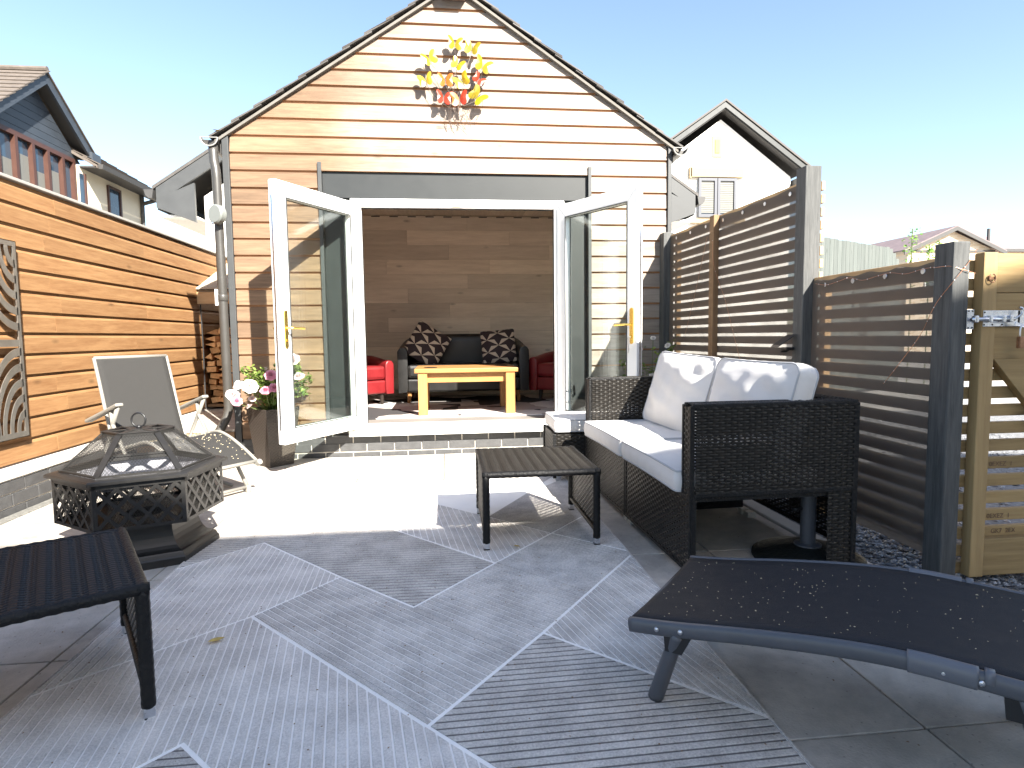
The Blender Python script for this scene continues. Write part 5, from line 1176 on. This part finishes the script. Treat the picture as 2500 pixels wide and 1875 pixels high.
# left: house with a glazed bay and dark gable
LH = thing('house', 'cream house with dark boarded gable over brown windows behind the left wall', 'house', (-9,13,0))
lh = neg(LH)
def hp(mb, n, mat, **k): return mb.build(n, mat, LH, loc=lh, **k)
hp(MB().box(-12,-7.35,10.2,15.4,-.1,4.45), 'wall', M['cream'])
wall_u = hp(MB().box(-7.349,-7.05,12.95,15.4,-.1,4.40), 'wing_wall', M['cream'])
hp(MB().box(-7.349,-7.16,10.5,12.9,-.1,3.3), 'bay_wall', M['cream'])
hp(MB().prism([(-7.30,10.72,4.50),(-7.30,13.28,4.50),(-7.30,12.0,5.50)],(.10,0,0)), 'gable_backing', M['navy'])
for k in range(7):
    z0 = 4.50+k*.135; hw = 1.27*(1-(z0-4.5)/1.0); hw1 = max(.02,1.27*(1-(z0+.13-4.5)/1.0))
    if hw > .08: hp(MB().prism([(-7.198,12-hw,z0),(-7.198,12+hw,z0),(-7.198,12+hw1,z0+.128),(-7.198,12-hw1,z0+.128)],(.022,0,0)), 'weatherboard', M['navy'])
for s in (-1,1):
    a = Vector((-6.95,12+s*1.42,4.66)); b = Vector((-6.95,12,5.74))
    hp(MB().prism([a,b,b-Vector((0,0,.19)),a-Vector((0,0,.19))] if s > 0 else [b,a,a-Vector((0,0,.19)),b-Vector((0,0,.19))],(-.05,0,0)), 'bargeboard', M['navy'])
    hp(MB().prism([a+Vector((-.051,0,-.02)),b+Vector((-.051,0,-.02)),b+Vector((-.051,0,-.05)),a+Vector((-.051,0,-.05))],(-.25,0,0)), 'soffit', M['soffit'])
    rs = hp(MB().prism([a+Vector((.03,s*.04,.0)),b+Vector((.03,0,.03)),b+Vector((.03,0,-.0)),a+Vector((.03,s*.04,-.03))],(-3.5,0,0)), 'roof_slope', M['slate2'])
rs2 = rs
left_slope = [o for o in LH.children if o.name.startswith('roof_slope')][0]
slates(left_slope, (-6.91,10.56,4.655), (-9.4,10.56,4.655), (0,1.44,1.10), 9, 9, M['slate2'])
hp(MB().tube([(-6.93,12,5.80),(-9.6,12,5.80)],.05,8), 'ridge_tile', M['slate2'])
hp(MB().box(-7.0,-6.9,13.2,13.5,4.52,4.72), 'kneeler', M['navy'])
# window band
band = hp(MB().box(-7.17,-7.155,10.3,12.93,3.3,4.42), 'glazing', M['pane'])
for y in (10.45,10.85,11.28,11.71,12.12,12.55,12.9): MB().box(-7.155,-7.075,y-.035,y+.035,3.3,4.42).build('mullion', M['brownframe'], band, loc=(0,0,0))
MB().box(-7.155,-7.08,10.3,12.93,4.42,4.50).build('head', M['brownframe'], band)
for y0,y1 in ((10.90,11.24),(11.33,11.67),(11.76,12.08),(12.17,12.50)): MB().box(-7.154,-7.149,y0,y1,3.3,4.08+.1*math.sin(y0*9)).build('curtain', M['blind'], band)
w_ = hp(MB().box(-7.048,-7.035,13.98,14.42,3.55,4.24), 'window', M['pane'])
m = MB(); m.box(-7.049,-7.01,13.94,13.99,3.55,4.26); m.box(-7.049,-7.01,14.41,14.46,3.55,4.26); m.box(-7.049,-7.01,13.99,14.41,4.21,4.26); m.box(-7.049,-7.01,13.99,14.41,3.55,3.60); m.build('frame', M['brownframe'], w_); MB().box(-7.049,-6.95,13.86,14.56,3.46,3.548).build('sill', M['stonetrim'], w_)
w2 = hp(MB().box(-7.048,-7.03,12.97,13.10,3.4,4.25), 'window', M['pane']); MB().box(-7.049,-7.01,13.10,13.15,3.4,4.27).build('frame', M['brownframe'], w2)
rr = hp(MB().prism([(-6.72,13.0,4.42),(-6.72,16.55,4.42),(-9.5,16.55,6.1),(-9.5,13.0,6.1)],(0,0,-.06)), 'main_roof', M['slate2'])
slates(rr, (-6.70,16.55,4.425), (-6.70,13.05,4.425), (-2.1,0,1.27), 11, 9, M['slate2'])
hp(MB().box(-7.05,-6.74,13.0,16.4,4.37,4.40), 'eave_soffit', M['soffit'])
hp(MB().prism([(-6.68,12.95,4.42),(-6.58,12.95,4.42),(-6.60,12.95,4.33),(-6.66,12.95,4.33)],(0,3.6,0)), 'gutter', M['soffit'])
hp(MB().tube(smoothpath([(-6.64,15.3,4.33),(-6.7,15.32,4.24),(-6.98,15.36,4.16),(-7.0,15.36,4.05),(-7.0,15.36,0)],5),.045,8), 'downpipe', M['soffit'])
# centre: white gable house mostly hidden behind the garden room
MH = thing('house', 'white gabled house with grey bargeboards rising behind the garden room', 'house', (0,10,0)); mh = neg(MH)
def mp(mb, n, mat, **k): return mb.build(n, mat, MH, loc=mh, **k)
mp(MB().prism([(-3.56,9.75,-.1),(3.48,9.75,-.1),(3.48,9.75,3.12),(-.06,9.75,5.5),(-3.56,9.75,3.12)],(0,7,0)), 'wall', M['render'])
for s,xe in ((-1,-4.10),(1,3.98)):
    a = Vector((xe,9.42,3.16)); b = Vector((-.06,9.42,5.90))
    rfp = mp(MB().prism([a+Vector((s*.05,0,.03)),b+Vector((0,0,.05)),b+Vector((0,0,.0)),a+Vector((s*.05,0,-.02))],(0,7.6,0)), 'roof_slope', M['slate'])
    mp(MB().prism([a,b,b-Vector((0,0,.22)),a-Vector((0,0,.22))],(0,.04,0)), 'bargeboard', M['grey'])
    mp(MB().prism([a+Vector((-s*.02,.041,-.06)),b+Vector((0,.041,-.06)),b+Vector((0,.041,-.09)),a+Vector((-s*.02,.041,-.09))],(0,.29,0)), 'soffit', M['grey'])
    mp(MB().prism([(xe,9.415,3.0),(xe,9.415,2.88),(xe-s*.53,9.415,2.68),(xe-s*.53,9.415,3.24)][::(1 if s>0 else -1)],(0,.05,0)), 'eave_box', M['grey'])
    mp(MB().box(*sorted((xe,xe-s*.50)),9.46,16.8,2.76,2.79), 'eave_soffit', M['render'])
    mp(MB().box(*sorted((xe+s*.01,xe-s*.01)),9.47,16.8,2.86,3.12), 'fascia', M['grey'])
    pr = [(xe+s*.02,9.38,3.13),(xe+s*.15,9.38,3.13),(xe+s*.13,9.38,3.05),(xe+s*.09,9.38,3.01),(xe+s*.04,9.38,3.01)]
    mp(MB().prism(pr if s < 0 else pr[::-1],(0,7.5,0)), 'gutter', M['soffit'])
# right: white rendered gable with a window
RH = thing('house', 'tall white rendered gable house with a grey window on the right', 'house', (7.86,20,0)); rh_ = neg(RH)
def rp(mb, n, mat, **k): return mb.build(n, mat, RH, loc=rh_, **k)
rp(MB().prism([(5.75,16.9,-.1),(9.98,16.9,-.1),(9.98,16.9,5.45),(7.86,16.9,7.0),(5.75,16.9,5.45)],(0,8,0)), 'wall', M['render'])
for s,xe in ((-1,5.32),(1,10.40)):
    a = Vector((xe,16.6,5.60)); b = Vector((7.86,16.6,7.38))
    rp(MB().prism([a+Vector((s*.06,-.03,.06)),b+Vector((0,-.03,.08)),b+Vector((0,-.03,.02)),a+Vector((s*.06,-.03,.0))],(0,8.6,0)), 'roof_slope', M['slate'])
    rp(MB().prism([a+Vector((0,0,-.0)),b,b-Vector((0,0,.15)),a-Vector((0,0,.15))],(0,.05,0)), 'bargeboard', M['lintel'])
    rp(MB().prism([a+Vector((0,.051,-.14)),b+Vector((0,.051,-.14)),b+Vector((0,.051,-.18)),a+Vector((0,.051,-.18))],(0,.25,0)), 'soffit', M['soffit'])
    rp(MB().box(*sorted((xe-s*.02,xe-s*.36)),16.5,24,5.10,5.36), 'eave_box', M['soffit'])
win = rp(MB().box(7.22,8.30,16.86,16.90,4.29,5.36), 'window', M['pane'])
m = MB()
for x0,x1 in ((7.20,7.74),(7.76,8.32)):
    m.box(x0,x0+.075,16.80,16.87,4.275,5.36); m.box(x1-.075,x1,16.80,16.87,4.275,5.36); m.box(x0+.075,x1-.075,16.80,16.87,5.285,5.36); m.box(x0+.075,x1-.075,16.80,16.87,4.275,4.36)
m.build('frame', plain('blue_grey_frame',(.06,.064,.078),.5), win)
for x0,x1 in ((7.28,7.66),(7.84,8.24)):
    for k in range(18): MB().box(x0,x1-(.0),16.835,16.858,4.40+k*.05,4.40+k*.05+.041).build('blind_slat', M['blind'], win)
rp(MB().box(6.96,8.53,16.80,16.899,5.39,5.64), 'lintel', M['stonetrim']); rp(MB().box(6.93,6.99,16.80,16.899,5.36,5.66), 'lintel_end', M['stonetrim'])
rp(MB().box(6.99,8.55,16.74,16.899,4.10,4.21), 'sill', M['stonetrim'])
rp(MB().box(7.60,7.90,16.87,16.899,5.96,6.54), 'slit_surround', M['stonetrim']); rp(MB().box(7.69,7.82,16.855,16.869,6.07,6.43), 'slit_vent', plain('vent_wood',(.36,.22,.07),.7))
# far right: low stone house
SHS = thing('house', 'far low stone house with brown slate roof beyond the gate', 'house', (22,28,0)); sh = neg(SHS)
def stp(mb, n, mat, **k): return mb.build(n, mat, SHS, loc=sh, **k)
def stonemat():
    m, t, b, N, L = nodes('rubble_stone'); tc = N('ShaderNodeTexCoord'); mp_ = N('ShaderNodeMapping'); mp_.inputs['Rotation'].default_value = (R(90),0,0); L(tc.outputs['Object'], mp_.inputs[0])
    br = N('ShaderNodeTexBrick'); br.inputs['Scale'].default_value = 3; br.inputs['Color1'].default_value = (.50,.38,.26,1); br.inputs['Color2'].default_value = (.62,.52,.40,1); br.inputs['Mortar'].default_value = (.55,.49,.40,1); br.inputs['Mortar Size'].default_value = .03; br.inputs['Brick Width'].default_value = .9; br.inputs['Row Height'].default_value = .28; L(mp_.outputs[0], br.inputs['Vector'])
    L(br.outputs['Color'], b.inputs['Base Color']); b.inputs['Roughness'].default_value = .9; return m
M['stone'] = stonemat()
stp(MB().prism([(19.5,24,-.1),(23.5,24,-.1),(23.5,24,4.42),(21.52,24,5.22),(19.5,24,4.42)],(0,6,0)), 'wall', M['stone'])
stp(MB().box(24.0,40,26.3,32,-.1,4.72), 'wing_wall', M['stone'])
for s,xe in ((-1,19.15),(1,23.88)):
    a = Vector((xe,23.75,4.38)); b = Vector((21.52,23.75,5.36)); stp(MB().prism([a,b+Vector((0,0,.04)),b,a-Vector((0,0,.05))],(0,6.5,0)), 'roof_slope', plain('mauve_slate',(.16,.12,.12),.7,var=.2,scale=4)); stp(MB().prism([a+Vector((0,-.02,-.05)),b+Vector((0,-.02,-.0)),b+Vector((0,-.02,-.16)),a+Vector((0,-.02,-.20))],(0,.05,0)), 'bargeboard', M['soffit'])
stp(MB().prism([(24.0,26,4.76),(42,26,4.76),(42,29,5.83),(23.6,29,5.83)],(0,0,-.08)), 'wing_roof', plain('mauve_slate_wing',(.22,.165,.165),.7,var=.15,scale=4)); stp(MB().box(24.0,42,25.88,25.99,4.62,4.75), 'gutter', M['soffit']); stp(MB().tube([(26.6,27.5,5.1),(26.6,27.5,5.95)],.07,8), 'flue', M['soffit'])
stp(MB().box(19.5,23.5,23.93,23.99,4.33,4.40), 'band_course', M['soffit'])
wv_ = stp(MB().box(20.3,21.1,23.95,23.99,2.6,4.0), 'window', M['white']); MB().box(20.36,21.04,23.93,23.949,2.66,3.94).build('pane', M['pane'], wv_)
# silver board fence
GF = thing('board_fence', 'tall silvered vertical board fence beyond the slatted fence', 'fence', (6.8,9.6,0)); gf = neg(GF)
n = 24
for k in range(n):
    t0 = k/n; A = Vector((5.55,8.75,0)).lerp(Vector((8.15,10.15,0)),t0); B = Vector((5.55,8.75,0)).lerp(Vector((8.15,10.15,0)),(k+.96)/n)
    top = 2.43 if k < 20 else 2.43-.02*(k-19)**2; d = (B-A); nn = Vector((-d.y,d.x,0)).normalized()*.02
    MB().prism([A,B,B+nn,A+nn],(0,0,top+random.uniform(-.006,.006))).build('board', M['greyfence'], GF, loc=gf)
A = Vector((5.55,8.80,0)); B = Vector((8.15,10.20,0))
for z in (.4,1.9): MB().bar(A+Vector((0,0,z)),B+Vector((0,0,z)),.05,.09).build('rail', M['greyfence'], GF, loc=gf)
# climbing plants near the stone house
rn = random.Random(17)
for i,(x,z1,r) in enumerate(((7.05,2.52,.055),(7.34,2.28,.04),(7.50,2.34,.045))):
    T = thing('climbing_plant', ('tallest thin green climber in front of the stone house','shortest thin green climber in front of the stone house','right hand thin green climber beside the post')[i], 'plant', (x,8.6,0))
    MB().tube([(0,0,0),(.01,0,1),(0,0,z1)],.008,5).build('stem', M['stem'], T); lf = MB()
    for k in range(170):
        z = 1.6+(z1-1.6)*rn.random()**.8; q = Vector((rn.gauss(0,r),rn.gauss(0,r),z)); s = rn.uniform(.018,.032); d = Vector((rn.gauss(0,1),rn.gauss(0,1),rn.gauss(0,.8))).normalized(); x_ = d.orthogonal().normalized()*s*.6
        lf.add([q-d*s,q+x_,q+d*s,q-x_],[(0,1,2,3)])
    kind(lf.build('foliage', M['ivy'], T),'stuff')

# ================================================================== the house behind the viewer that shades the near patio
HB = thing('house', 'white house behind the viewer shading the near patio', 'house', (0,-3,0)); hb = neg(HB)
MB().prism([(-1.0,-5.1,-.1),(11.5,-5.1,-.1),(11.5,-5.1,6.5),(8.6,-5.1,7.3),(4.6,-5.1,6.2),(-1.0,-5.1,6.2)],(0,-7,0)).build('wall', M['render'], HB, loc=hb)
RE = plain('house_slate',(.12,.11,.105),.7,var=.2)
MB().prism([(-1.3,-4.6,6.32),(11,-4.6,6.32),(11,-8.6,8.5),(-1.3,-8.6,8.5)],(0,0,.06)).build('roof_slope', RE, HB, loc=hb)
MB().prism([(4.26,-4.6,6.32),(8.6,-4.6,7.53),(8.6,-4.6,7.60),(4.21,-4.6,6.38)],(0,-7,0)).build('gable_slope', RE, HB, loc=hb); MB().prism([(8.6,-4.6,7.53),(11.8,-4.6,6.62),(11.8,-4.6,6.69),(8.6,-4.6,7.60)],(0,-7,0)).build('gable_slope', RE, HB, loc=hb)
wb = MB().box(.6,2.8,-5.09,-5.06,.1,2.2).build('patio_window', M['pane'], HB, loc=hb); m = MB(); m.box(.5,.6,-5.09,-5.03,.1,2.3); m.box(2.8,2.9,-5.09,-5.03,.1,2.3); m.box(.6,2.8,-5.09,-5.03,2.2,2.3); m.box(1.65,1.75,-5.09,-5.03,.1,2.2); m.build('frame', M['grey'], wb)
